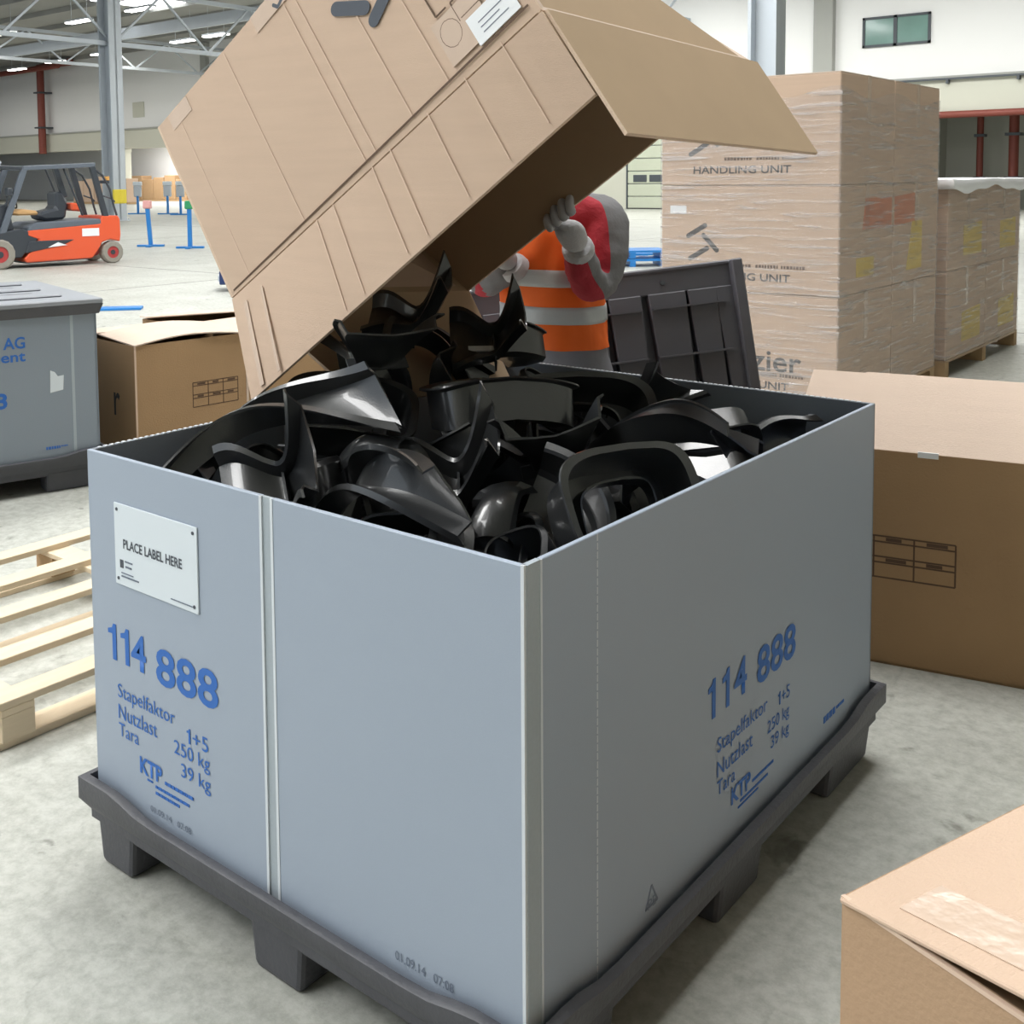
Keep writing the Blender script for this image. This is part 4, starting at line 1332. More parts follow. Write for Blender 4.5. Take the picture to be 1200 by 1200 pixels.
def near_carton():
    rz = math.radians(-19)
    t = thing('lidded_carton', 'carton with a lifted taped top flap on the floor right of the container pallet', 'carton', (0.52, -0.05, 0), rz)
    a, b, h, th = 1.1, 0.98, 0.685, 0.008
    MB().box((0, 0, 0), (a, th, h)).build('front_panel', 'card_mid', t)
    MB().box((0, b - th, 0), (a, b, h)).build('rear_panel', 'card_mid', t)
    MB().box((0, th, 0), (th, b - th, h)).build('end_panel', 'card_mid', t)
    MB().box((a - th, th, 0), (a, b - th, h)).build('end_panel', 'card_mid', t)
    MB().box((0, 0, 0), (a, b, th)).build('bottom', 'card_mid', t)
    MB().box((0.01, 0.004, h - 0.03), (a - 0.01, b / 2, h - 0.022)).build('flap', 'card_inner', t)
    MB().box((0.01, b / 2, h - 0.03), (a - 0.01, b - 0.01, h - 0.022)).build('flap', 'card_inner', t)
    q = [(0.0, -0.006, h), (0.55, -0.006, h + 0.070), (0.55, b, h + 0.070), (0.0, b, h)]
    f = MB().slab(q, 0.007).build('flap', 'card', t, bevel=0.002, seg=1)
    q2 = [(a, b, h), (0.57, b, h + 0.035), (0.57, -0.006, h + 0.035), (a, -0.006, h)]
    MB().slab([q2[3], q2[0], q2[1], q2[2]], 0.007).build('flap', 'card', t, bevel=0.002, seg=1)
    def on(x, y): return V((x, y, h + 0.070 / 0.55 * x + 0.0004))
    patch([on(0.06, 0.03), on(0.54, 0.03), on(0.54, 0.11), on(0.06, 0.11)], 'tape', f, 'tape_strip', 0.001)
    MB().box((0.0, -0.002, h - 0.004), (a, 0.004, h + 0.0015)).build('cut_edge', 'crease', t)
near_carton()

def left_cartons():
    # carton beside the closed container, bowed top flaps
    t = thing('flap_carton', 'brown carton with bowed pale flaps between closed container and open container', 'carton', (-4.13, 2.09, 0), math.radians(84))
    a, b, h, th = 0.73, 0.84, 0.69, 0.008      # local x runs along the visible side, y away
    fr = MB().box((0, 0, 0), (a, th, h)).build('front_panel', 'card_brown', t)
    sd = MB().box((0, th, 0), (th, b, h)).build('end_panel', 'card_brown', t)
    MB().box((a - th, th, 0), (a, b, h)).build('end_panel', 'card_brown', t)
    MB().box((0, b - th, 0), (a, b, h)).build('rear_panel', 'card_brown', t)
    MB().box((0, 0, 0), (a, b, th)).build('bottom', 'card_brown', t)
    MB().box((0.002, -0.004, 0.0), (0.012, 0.004, h)).build('corner_edge', 'crease', t)
    MB().box((a - 0.012, -0.005, 0.0), (a + 0.002, 0.002, h)).build('corner_edge', 'card_pale_lit', t)
    b1 = MB()
    n = 10
    top, bot = [], []
    for i in range(n + 1):
        f = i / n
        bow = 0.035 * math.sin(f * math.pi) - 0.0
        front = 0.02 * math.sin(f * 6.0) * f
        top.append([(a * f, -0.01 + front, h + bow * 0.9 + 0.004), (a * f, 0.40, h + 0.03 + bow)])
    vs = [p for r in top for p in r] + [(p[0], p[1], p[2] - 0.007) for r in top for p in r]
    m = len(top) * 2
    fs = []
    for i in range(n):
        fs.append((2 * i, 2 * i + 2, 2 * i + 3, 2 * i + 1))
        fs.append((m + 2 * i + 1, m + 2 * i + 3, m + 2 * i + 2, m + 2 * i))
        fs.append((2 * i, m + 2 * i, m + 2 * i + 2, 2 * i + 2))
        fs.append((2 * i + 1, 2 * i + 3, m + 2 * i + 3, m + 2 * i + 1))
    fs += [(0, 1, m + 1, m), (2 * n, m + 2 * n, m + 2 * n + 1, 2 * n + 1)]
    b1.add(vs, fs).build('flap', 'card_pale_lit', t)
    MB().slab([(0, 0.42, h + 0.035), (a, 0.42, h + 0.02), (a, b, h), (0, b, h)], 0.007).build('flap', 'card_pale_lit', t)
    ident_grid((0.36, 0, 0.30), (1, 0, 0), (0, 0, 1), (0, -1, 0), 0.30, 0.14, fr)
    text('r', (0, 0.24, 0.28), (0, -1, 0), (0, 0, 1), 0.07, 0.13, 'print_black', sd, bold=0.01)
    patch([(0.27, 0, 0.56), (0.44, 0, 0.56), (0.44, 0, 0.66), (0.27, 0, 0.66)], 'card_brown', fr, 'tape_strip', 0.0008)
    # second carton further back, flap raised
    t = thing('flap_carton', 'second brown carton with raised pale flap behind the container rim', 'carton', (-4.19, 2.86, 0), math.radians(84))
    a, b, h = 0.95, 1.15, 0.66
    MB().box((0, 0, 0), (a, th, h)).build('front_panel', 'card_brown', t)
    MB().box((0, th, 0), (th, b, h)).build('end_panel', 'card_brown', t)
    MB().box((a - th, th, 0), (a, b, h)).build('end_panel', 'card_brown', t)
    MB().box((0, b - th, 0), (a, b, h)).build('rear_panel', 'card_brown', t)
    MB().box((0, 0, 0), (a, b, th)).build('bottom', 'card_brown', t)
    MB().slab([(-0.02, 0.0, h + 0.005), (a, 0.0, h + 0.005), (a, 0.5, h + 0.05), (-0.02, 0.5, h + 0.03)], 0.007).build('flap', 'card_pale_lit', t)
    MB().slab([(-0.3, 0.55, h + 0.09), (a, 0.52, h + 0.05), (a, b, h), (-0.02, b, h + 0.02)], 0.007).build('flap', 'card_pale_lit', t)
left_cartons()

# ================================================================== LIDS, LEFT CONTAINER, WOODEN PALLET
def leaning_lid():
    """ribbed underside of a container lid standing on edge behind the container"""
    TR = V((-0.94, 2.743, 1.268))
    TL = V((-1.337, 2.336, 1.211))
    x = (TR - TL).normalized()                       # along the top edge, to the right
    dn = (V((-0.852, 2.715, 0.76)) - TR)
    dn = (dn - x * dn.dot(x)).normalized()           # down the lid
    n = x.cross(-dn).normalized()                    # towards the container
    if n.dot(V((1, -1, 0))) < 0:
        n = -n
    w, h = 1.22, 1.15
    O = TR - x * w + dn * h
    zoff = min((O + x * w * a - dn * h * b).z for a in (0, 1) for b in (0, 1))
    h -= 0.0
    t = thing('container_cover', 'dark ribbed plastic lid standing on edge behind the worker', 'lid', O)
    M = Matrix((x, n * -1, -dn)).transposed().to_4x4()     # local: x right, y away from viewer, z up the lid
    M.translation = O - V((0, 0, zoff))
    t.matrix_world = M
    pl = MB().box((0, 0.02, 0), (w, 0.035, h)).build('plate', 'lid_plastic', t)
    # border lip
    for a, b in (((0, -0.055, 0), (0.035, 0.03, h)), ((w - 0.045, -0.055, 0), (w, 0.03, h)), ((0, -0.02, h - 0.02), (w, 0.03, h)), ((0, -0.055, 0), (w, 0.03, 0.03))):
        MB().box(a, b).build('lip', 'lid_plastic', t, bevel=0.006, seg=1)
    # vertical raised bands, tapering towards the top, with dark slots between
    edges = [0.06, 0.14, 0.20, 0.30, 0.37, 0.47, 0.54, 0.63, 0.70, 0.78, 0.86, 0.96, 1.02, 1.085, 1.13, 1.165]
    for i in range(0, len(edges), 2):
        a, b = edges[i], edges[i + 1]
        q = 0.026
        zt = h - 0.10
        MB().hexa([(a, -0.05, 0.04), (b, -0.05, 0.04), (b, 0.025, 0.04), (a, 0.025, 0.04),
                   (a - q, -0.02, zt), (b + q, -0.02, zt), (b + q, 0.025, zt), (a - q, 0.025, zt)]).build('rib_band', 'lid_plastic', t, bevel=0.004, seg=1)
    MB().box((0.03, -0.012, h - 0.105), (w - 0.03, 0.025, h - 0.015)).build('top_band', 'lid_plastic', t, bevel=0.004, seg=1)
    for z in (0.16, 0.34, 0.56, 0.80, 0.99):
        for (a, b) in ((0.10, 0.50), (0.60, 0.80), (0.84, 1.14)):
            MB().box((a, -0.053 + 0.03 * max(0, z - 0.6), z - 0.003), (b, 0.02, z + 0.004)).build('cross_rib', 'lid_plastic', t)
    for (a, z) in ((0.58, 0.42), (0.80, 0.25)):
        MB().box((a, -0.056, z), (a + 0.055, -0.02, z + 0.17)).build('pocket', 'frame_dark', t)
    MB().tube([(0.90, -0.02, h - 0.06), (0.90, -0.01, h - 0.06)], 0.01, 8).build('hole', 'frame_dark', t)
    return t
leaning_lid()

def left_container():
    rz = math.radians(15)
    # local frame like the main container: +X face at x = 0 looks at the camera, near corner at (0,SW)
    c, s = math.cos(-rz), math.sin(-rz)
    rz = math.radians(-15)
    top = V((-4.055, 1.82, 0))
    loc = top - Matrix.Rotation(rz, 3, 'Z') @ V((0, SW, 0))
    p = plastic_pallet('dark plastic pallet under the closed grey container with a torn sticker', loc, rz)
    t = thing('closed_container', 'grey plastic container sleeve with blue lettering and a torn sticker', 'container', loc, rz)
    f = MB().box((-0.011, 0, SB), (0, SW, 0.955)).build('side_panel', 'sleeve_inner2', t, bevel=0.002, seg=1)
    MB().box((-SL, 0, SB), (-SL + 0.011, SW, 0.955)).build('side_panel', 'sleeve_inner2', t)
    MB().box((-SL, 0, SB), (0, 0.011, 0.955)).build('front_panel', 'sleeve_inner2', t)
    MB().box((-SL, SW - 0.011, SB), (0, SW, 0.955)).build('rear_panel', 'sleeve_inner2', t)
    MB().box((-0.001, SW - 0.135, SB), (0.001, SW - 0.12, 0.955)).build('weld_line', 'hinge', t)
    X, U = (0, 1, 0), (0, 0, 1)
    text('AG', (0, SW - 0.465, 0.755), X, U, 0.105, 0.06, 'print_blue', f, bold=0.02)
    text('ment', (0, SW - 0.545, 0.690), X, U, 0.185, 0.045, 'print_blue', f, bold=0.02)
    text('3', (0, SW - 0.505, 0.46), X, U, 0.05, 0.08, 'print_blue', f, bold=0.03)
    MB().add([(0.0012, SW - 0.245, 0.515), (0.0012, SW - 0.18, 0.525), (0.0012, SW - 0.175, 0.60), (0.0012, SW - 0.205, 0.597), (0.0012, SW - 0.22, 0.62), (0.0012, SW - 0.242, 0.63)],
             [(0, 1, 2, 3, 4, 5)]).build('torn_sticker', 'placard', f)
    smallprint_side([(SW - 0.275, 0.225, 0.07, 0.014), (SW - 0.20, 0.232, 0.035, 0.006)], f)
    # lid with a shallow rim and moulded recesses
    l = thing('container_cover', 'grey moulded lid closing the left container', 'lid', loc + V((0, 0, 0.955)), rz)
    o = 0.03
    MB().box((-SL - o, -o, 0.0), (o, SW + o, 0.03)).build('plate', 'lid_grey', l, bevel=0.006, seg=1)
    inner = [(-SL - 0.002, -0.002), (0.002, -0.002), (0.002, SW + 0.002), (-SL - 0.002, SW + 0.002)]
    low = [(-SL - 0.012, -0.012), (0.012, -0.012), (0.012, SW + 0.012), (-SL - 0.012, SW + 0.012)]
    top_ = [(-SL - o, -o), (o, -o), (o, SW + o), (-SL - o, SW + o)]
    rings = [[(x, y, 0.002) for x, y in inner], [(x, y, -0.05) for x, y in inner], [(x, y, -0.05) for x, y in low], [(x, y, 0.002) for x, y in top_]]
    b = MB()
    for r in range(4):
        A, B = rings[r], rings[(r + 1) % 4]
        for k in range(4):
            b.add([A[k], A[(k + 1) % 4], B[(k + 1) % 4], B[k]], [(0, 1, 2, 3)])
    b.build('skirt', 'pallet_plastic', l)
    for k in range(3):
        for j in range(3):
            x, y = -0.16 - 0.40 * j, 0.12 + 0.5 * k
            MB().box((x - 0.16, y, 0.03), (x, y + 0.34, 0.042)).build('raised_pad', 'lid_grey', l, bevel=0.006, seg=1)
            MB().box((x - 0.30, y + 0.06, 0.029), (x - 0.19, y + 0.26, 0.0315)).build('recess', 'pallet_plastic', l)
def smallprint_side(lines, parent):
    r = random.Random(8)
    b = MB()
    for (u, z, w, h) in lines:
        y = u
        while y < u + w:
            d = min(r.uniform(0.5, 0.9) * h, u + w - y)
            b.box((0.0003, y, z), (0.0014, y + d, z + h))
            y += d + h * 0.25
    return b.build('small_print', 'print_blue', parent)
mat('sleeve_inner2', (0.235, 0.275, 0.32), 0.55, var=0.08, vscale=200)
left_container()

def pine_pallet():
    t = thing('wooden_pallet', 'empty pale pine pallet with spaced boards on the floor by the container', 'pallet', (-3.07, 0.05, 0))
    Ly = 1.75
    for x in (0.0, 0.265, 0.54, 0.85, 1.12):
        w = 0.085
        MB().box((x, 0, 0.118), (x + w, Ly, 0.14)).build('deck_board', 'wood', t, bevel=0.002, seg=1)
    for y in (0.05, 0.84, 1.60):
        MB().box((0, y, 0.098), (1.205, y + 0.10, 0.118)).build('stringer_board', 'wood', t, bevel=0.002, seg=1)
        for x in (0.0, 0.53, 1.085):
            MB().box((x, y, 0.022), (x + 0.12, y + 0.10, 0.098)).build('block', 'wood_dark' if x < 1 else 'wood', t, bevel=0.002, seg=1)
    for x in (0.01, 0.54, 1.095):
        MB().box((x, 0, 0), (x + 0.10, Ly, 0.022)).build('bottom_board', 'wood', t, bevel=0.002, seg=1)
pine_pallet()

# ================================================================== THE WORKER
def skin_mesh(name, nodes, edges, root, levels=2):
    me = bpy.data.meshes.new(name)
    me.from_pydata([n[0] for n in nodes], edges, [])
    o = bpy.data.objects.new('tmp', me)
    C.objects.link(o)
    sk = o.modifiers.new('skin', 'SKIN')
    sk.use_smooth_shade = True
    ss = o.modifiers.new('sub', 'SUBSURF')
    ss.levels = levels
    lay = me.skin_vertices[0].data if me.skin_vertices else None
    if lay is None:
        bm = bmesh.new(); bm.from_mesh(me); bm.verts.layers.skin.verify(); bm.to_mesh(me); bm.free()
        lay = me.skin_vertices[0].data
    for i, n in enumerate(nodes):
        r = n[1]
        lay[i].radius = r if isinstance(r, tuple) else (r, r)
        lay[i].use_root = (i == root)
    dg = bpy.context.evaluated_depsgraph_get()
    dg.update()
    ev = o.evaluated_get(dg)
    out = bpy.data.meshes.new_from_object(ev)
    out.name = name
    bpy.data.objects.remove(o)
    for p in out.polygons:
        p.use_smooth = True
    return out

def worker():
    bx, by = -1.20, 1.90
    t = thing('person', 'worker in orange high-visibility vest and red-grey jacket holding the tipped carton', 'person', (bx, by, 0))
    def w(x, y, z): return (x - bx, y - by, z)
    # joints in world coordinates
    hipL, hipR = w(-1.10, 1.93, 0.90), w(-1.30, 1.92, 0.90)
    shL, shR = w(-1.01, 1.90, 1.45), w(-1.40, 1.85, 1.45)
    elL, elR = w(-1.005, 1.79, 1.185), w(-1.47, 1.75, 1.20)
    wrL, wrR = w(-0.965, 1.625, 1.355), w(-1.25, 1.66, 1.28)
    nodes = [
        (w(-1.23, 1.90, 0.95), (0.155, 0.115)),       # 0 pelvis
        (w(-1.235, 1.88, 1.10), (0.145, 0.105)),       # 1 waist
        (w(-1.235, 1.87, 1.28), (0.155, 0.115)),      # 2 chest
        (w(-1.225, 1.87, 1.43), (0.125, 0.095)),     # 3 upper chest
        (w(-1.205, 1.865, 1.53), 0.058),              # 4 neck
        (hipL, 0.098), (w(-1.09, 1.90, 0.50), 0.068), (w(-1.08, 1.95, 0.10), 0.048), (w(-1.075, 1.83, 0.05), 0.045),   # 5..8
        (hipR, 0.098), (w(-1.30, 1.86, 0.50), 0.068), (w(-1.30, 1.89, 0.10), 0.048), (w(-1.30, 1.78, 0.05), 0.045),    # 9..12
        (shL, 0.095), (elL, 0.074), (wrL, 0.047),     # 13..15
        (shR, 0.095), (elR, 0.074), (wrR, 0.047),     # 16..18
        (w(-1.000, 1.855, 1.32), 0.088), (w(-0.998, 1.71, 1.27), 0.068),    # 19 upper arm L, 20 forearm L
        (w(-1.435, 1.80, 1.32), 0.085), (w(-1.38, 1.69, 1.22), 0.065),      # 21, 22
    ]
    edges = [(0, 1), (1, 2), (2, 3), (3, 4), (0, 5), (5, 6), (6, 7), (7, 8), (0, 9), (9, 10), (10, 11), (11, 12),
             (3, 13), (13, 19), (19, 14), (14, 20), (20, 15), (3, 16), (16, 21), (21, 17), (17, 22), (22, 18)]
    me = skin_mesh('body', nodes, edges, 0, 3)
    for m in ('jacket', 'cloth_trouser', 'rubber'):
        me.materials.append(MATS[m])
    at = me.attributes.new('grey_panel', 'FLOAT', 'POINT')
    for i, v in enumerate(me.vertices):
        X, Y, z = v.co.x + bx, v.co.y + by, v.co.z
        nx, ny, nz = v.normal
        if X > -1.10:
            f = min(max((Y - 1.74) / 0.09, 0), 1)
            up_arm = ny * 0.7 + nx * 0.75 + 0.08
            fore = nx * 0.9 + ny * 0.25 + nz * 0.2 - 0.62
            g = fore * (1 - f) + up_arm * f
        elif X < -1.37:
            g = -nx - 0.3
        else:
            g = 1.0
        at.data[i].value = g
    for p in me.polygons:
        z = p.center.z
        p.material_index = 2 if z < 0.14 else (1 if z < 0.99 else 0)
    # folds in the cloth
    for v in me.vertices:
        if v.co.z > 0.14:
            q = noise.noise(V((v.co.x * 16, v.co.y * 16, v.co.z * 24))) + 0.5 * noise.noise(v.co * 45)
            v.co += v.normal * q * 0.007
    link('body', me, t)
    # ---- vest: shell around the torso, with reflective bands
    def ring(z, k=1.0):
        ts = [(0.90, 0.185, 0.150, 1.925), (0.99, 0.188, 0.152, 1.915), (1.10, 0.182, 0.146, 1.905), (1.20, 0.180, 0.142, 1.892), (1.28, 0.184, 0.146, 1.885),
              (1.38, 0.178, 0.138, 1.878), (1.46, 0.150, 0.110, 1.872), (1.50, 0.105, 0.085, 1.870)]
        for a, b in zip(ts[:-1], ts[1:]):
            if a[0] <= z <= b[0]:
                f = (z - a[0]) / (b[0] - a[0])
                rx, ry, cy = (a[i] + (b[i] - a[i]) * f for i in (1, 2, 3))
        out = []
        for i in range(72):
            q = 2 * math.pi * i / 72
            wob = 1 + 0.018 * math.sin(5 * q + z * 14) + 0.012 * math.sin(9 * q - z * 22) + 0.05 * noise.noise(V((math.cos(q) * 3, math.sin(q) * 3, z * 9)))
            out.append(V(w(-1.240 + rx * 1.06 * k * wob * sgn(math.cos(q), 0.85), cy - 0.015 + ry * k * wob * sgn(math.sin(q), 0.85), z)))
        return out
    zs = [0.985 + 0.02 * i for i in range(26)]
    zs[-1] = 1.497
    rings = [ring(z) for z in zs]
    rings = [[V((p.x * 0.985, p.y * 0.985, p.z)) for p in rings[0]]] + rings
    b = MB().loft(rings, caps=False)
    vs = b.build('vest', 'vest', t, smooth=True)
    md = vs.modifiers.new('thickness', 'SOLIDIFY')
    md.thickness = 0.006
    for z0, z1 in ((1.075, 1.135), (1.205, 1.265)):
        b = MB().loft([ring(z0 + (z1 - z0) * i / 4, 1.012) for i in range(5)], caps=False)
        o = b.build('reflective_band', 'reflective', vs, smooth=True)
        md = o.modifiers.new('thickness', 'SOLIDIFY')
        md.thickness = 0.003
    # standing collar of the vest
    cr = []
    for z, k in ((1.485, 1.0), (1.52, 0.92), (1.545, 0.98)):
        cr.append([V(w(-1.205 + 0.095 * k * math.cos(2 * math.pi * i / 24), 1.868 + 0.085 * k * math.sin(2 * math.pi * i / 24), z)) for i in range(24)])
    MB().loft(cr, caps=False).build('collar', 'vest', t, smooth=True)
    # ---- head, looking down into the container
    head = []
    hc = V(w(-1.205, 1.835, 1.655))
    prof = [(-0.125, 0.035, 0.040, -0.055), (-0.115, 0.052, 0.055, -0.045), (-0.085, 0.064, 0.075, -0.025), (-0.045, 0.072, 0.088, -0.006), (0.0, 0.077, 0.097, 0.0),
            (0.04, 0.078, 0.100, 0.004), (0.075, 0.070, 0.090, 0.006), (0.10, 0.052, 0.068, 0.008), (0.118, 0.022, 0.030, 0.010)]
    for (z, rx, ry, cy) in prof:
        head.append([hc + V((rx * math.cos(2 * math.pi * i / 28), cy + ry * math.sin(2 * math.pi * i / 28), z)) for i in range(28)])
    hd = MB().loft(head).build('head', 'skin', t, smooth=True)
    MB().hexa([tuple(hc + V(p)) for p in ((-0.016, -0.115, -0.045), (0.016, -0.115, -0.045), (0.013, -0.085, -0.045), (-0.013, -0.085, -0.045),
                                         (-0.006, -0.098, 0.012), (0.006, -0.098, 0.012), (0.006, -0.085, 0.012), (-0.006, -0.085, 0.012))]).build('nose', 'skin', hd, bevel=0.005)
    MB().box(tuple(hc + V((-0.024, -0.100, -0.078))), tuple(hc + V((0.024, -0.086, -0.066)))).build('mouth', 'lips', hd, bevel=0.004)
    for s in (-1, 1):
        e = hc + V((s * 0.031, -0.090, 0.008))
        MB().tube([e, e + V((0, -0.006, 0))], [0.013, 0.008], 12).build('eye', 'eye', hd, smooth=True)
        MB().tube([e + V((0, -0.004, 0)), e + V((0, -0.0075, 0))], 0.005, 10).build('pupil', 'pupil', hd)
        MB().beam(e + V((-s * 0.016, -0.005, 0.022)), e + V((s * 0.018, -0.002, 0.024)), 0.005, 0.006).build('eyebrow', 'hair', hd)
        er = [hc + V((s * 0.076, 0.0, -0.03)), hc + V((s * 0.086, 0.008, -0.01)), hc + V((s * 0.088, 0.012, 0.015)), hc + V((s * 0.078, 0.006, 0.03))]
        MB().tube(er, [0.008, 0.013, 0.014, 0.008], 8).build('ear', 'skin', hd, smooth=True)
    hr = []
    for (z, rx, ry, cy) in ((-0.03, 0.076, 0.062, 0.042), (0.015, 0.081, 0.070, 0.036), (0.05, 0.082, 0.098, 0.010), (0.08, 0.075, 0.096, 0.008), (0.107, 0.056, 0.073, 0.010), (0.127, 0.022, 0.030, 0.012)):
        hr.append([hc + V((rx * math.cos(2 * math.pi * i / 28), cy + ry * math.sin(2 * math.pi * i / 28), z)) for i in range(28)])
    MB().loft(hr).build('hair', 'hair', hd, smooth=True)
    # ---- gloved hands; fingers close over the rim of the carton's rear panel
    def hand(wrist, rim, xd, n_in, up, name, s):
        """wrist -> palm under the rim; fingers go up the inner face, thumb up the outer face"""
        wv, rim, xd, n_in, up = V(wrist), V(rim), V(xd).normalized(), V(n_in).normalized(), V(up).normalized()
        nodes, edges = [], []
        palm = rim - up * 0.024 + n_in * 0.004
        nodes.append((tuple(wv), 0.044)); nodes.append((tuple(wv.lerp(palm, 0.5)), (0.052, 0.038))); nodes.append((tuple(palm - up * 0.005), (0.056, 0.034)))
        edges += [(0, 1), (1, 2)]
        me = skin_mesh('glove', nodes, edges, 0, 2)
        me.materials.append(MATS['glove'])
        g = link('glove', me, t)
        g['label'] = 'white work glove'
        ax = (wv - palm).normalized()
        MB().tube([wv - ax * 0.012, wv + ax * 0.004, wv + ax * 0.022, wv + ax * 0.030], [0.047, 0.052, 0.053, 0.046], 20).build('knit_cuff', 'glove', g, smooth=True)
        for i, (off, ln) in enumerate(((-0.047, 0.046), (-0.016, 0.054), (0.015, 0.056), (0.045, 0.050))):
            a = palm + xd * off * 0.9 + n_in * 0.012
            b1 = palm + xd * off + n_in * 0.028 + up * 0.012
            c1 = b1 + up * ln * 0.55 - n_in * 0.004 + xd * off * 0.1
            d1 = c1 + up * ln * 0.42 - n_in * 0.016
            fm = skin_mesh('finger', [(tuple(a), 0.018), (tuple(b1), 0.0165), (tuple(c1), 0.0155), (tuple(d1), 0.0125)], [(0, 1), (1, 2), (2, 3)], 0, 2)
            fm.materials.append(MATS['glove'])
            link('finger', fm, g)
        a = palm + xd * s * 0.034 - n_in * 0.006
        b1 = palm + xd * s * 0.052 - n_in * 0.021 + up * 0.012
        c1 = b1 + up * 0.042 + n_in * 0.002 - xd * s * 0.006
        fm = skin_mesh('thumb', [(tuple(a), 0.020), (tuple(b1), 0.018), (tuple(c1), 0.014)], [(0, 1), (1, 2)], 0, 2)
        fm.materials.append(MATS['glove'])
        link('thumb', fm, g)
    e3 = V((-0.60, 0.05, 0.80))
    e1 = V((0.829, 0.007, 0.559))
    P3, P4 = V((-0.308, 1.492, 1.885)), V((-1.305, 1.482, 1.203))
    rimL = P4.lerp(P3, 0.385) - V((bx, by, 0))
    rimR = P4.lerp(P3, 0.12) + e3 * 0.14 + V((0, 0.0465, 0)) - V((bx, by, 0))
    up = V((-0.35, 0.04, 0.9)).normalized()
    hand(wrL, rimL, e1, V((0, -1, 0)), up, 'left', -1)
    hand(wrR, rimR, e1, V((0, -1, 0)), up, 'right', 1)
    # boots
    for X, Y in ((-1.078, 1.89), (-1.300, 1.84)):
        b = MB()
        rg = []
        for (y, wd, z) in ((0.09, 0.034, 0.07), (0.06, 0.046, 0.11), (-0.02, 0.046, 0.10), (-0.10, 0.052, 0.065), (-0.16, 0.045, 0.05), (-0.185, 0.02, 0.03)):
            rg.append([V(w(X, Y + y, 0)) + V((wd * math.cos(q), 0, max(0.0, z * 0.5 + z * 0.5 * math.sin(q)))) for q in [2 * math.pi * i / 16 for i in range(16)]])
        b.loft(rg).build('boot', 'rubber', t, smooth=True)
worker()

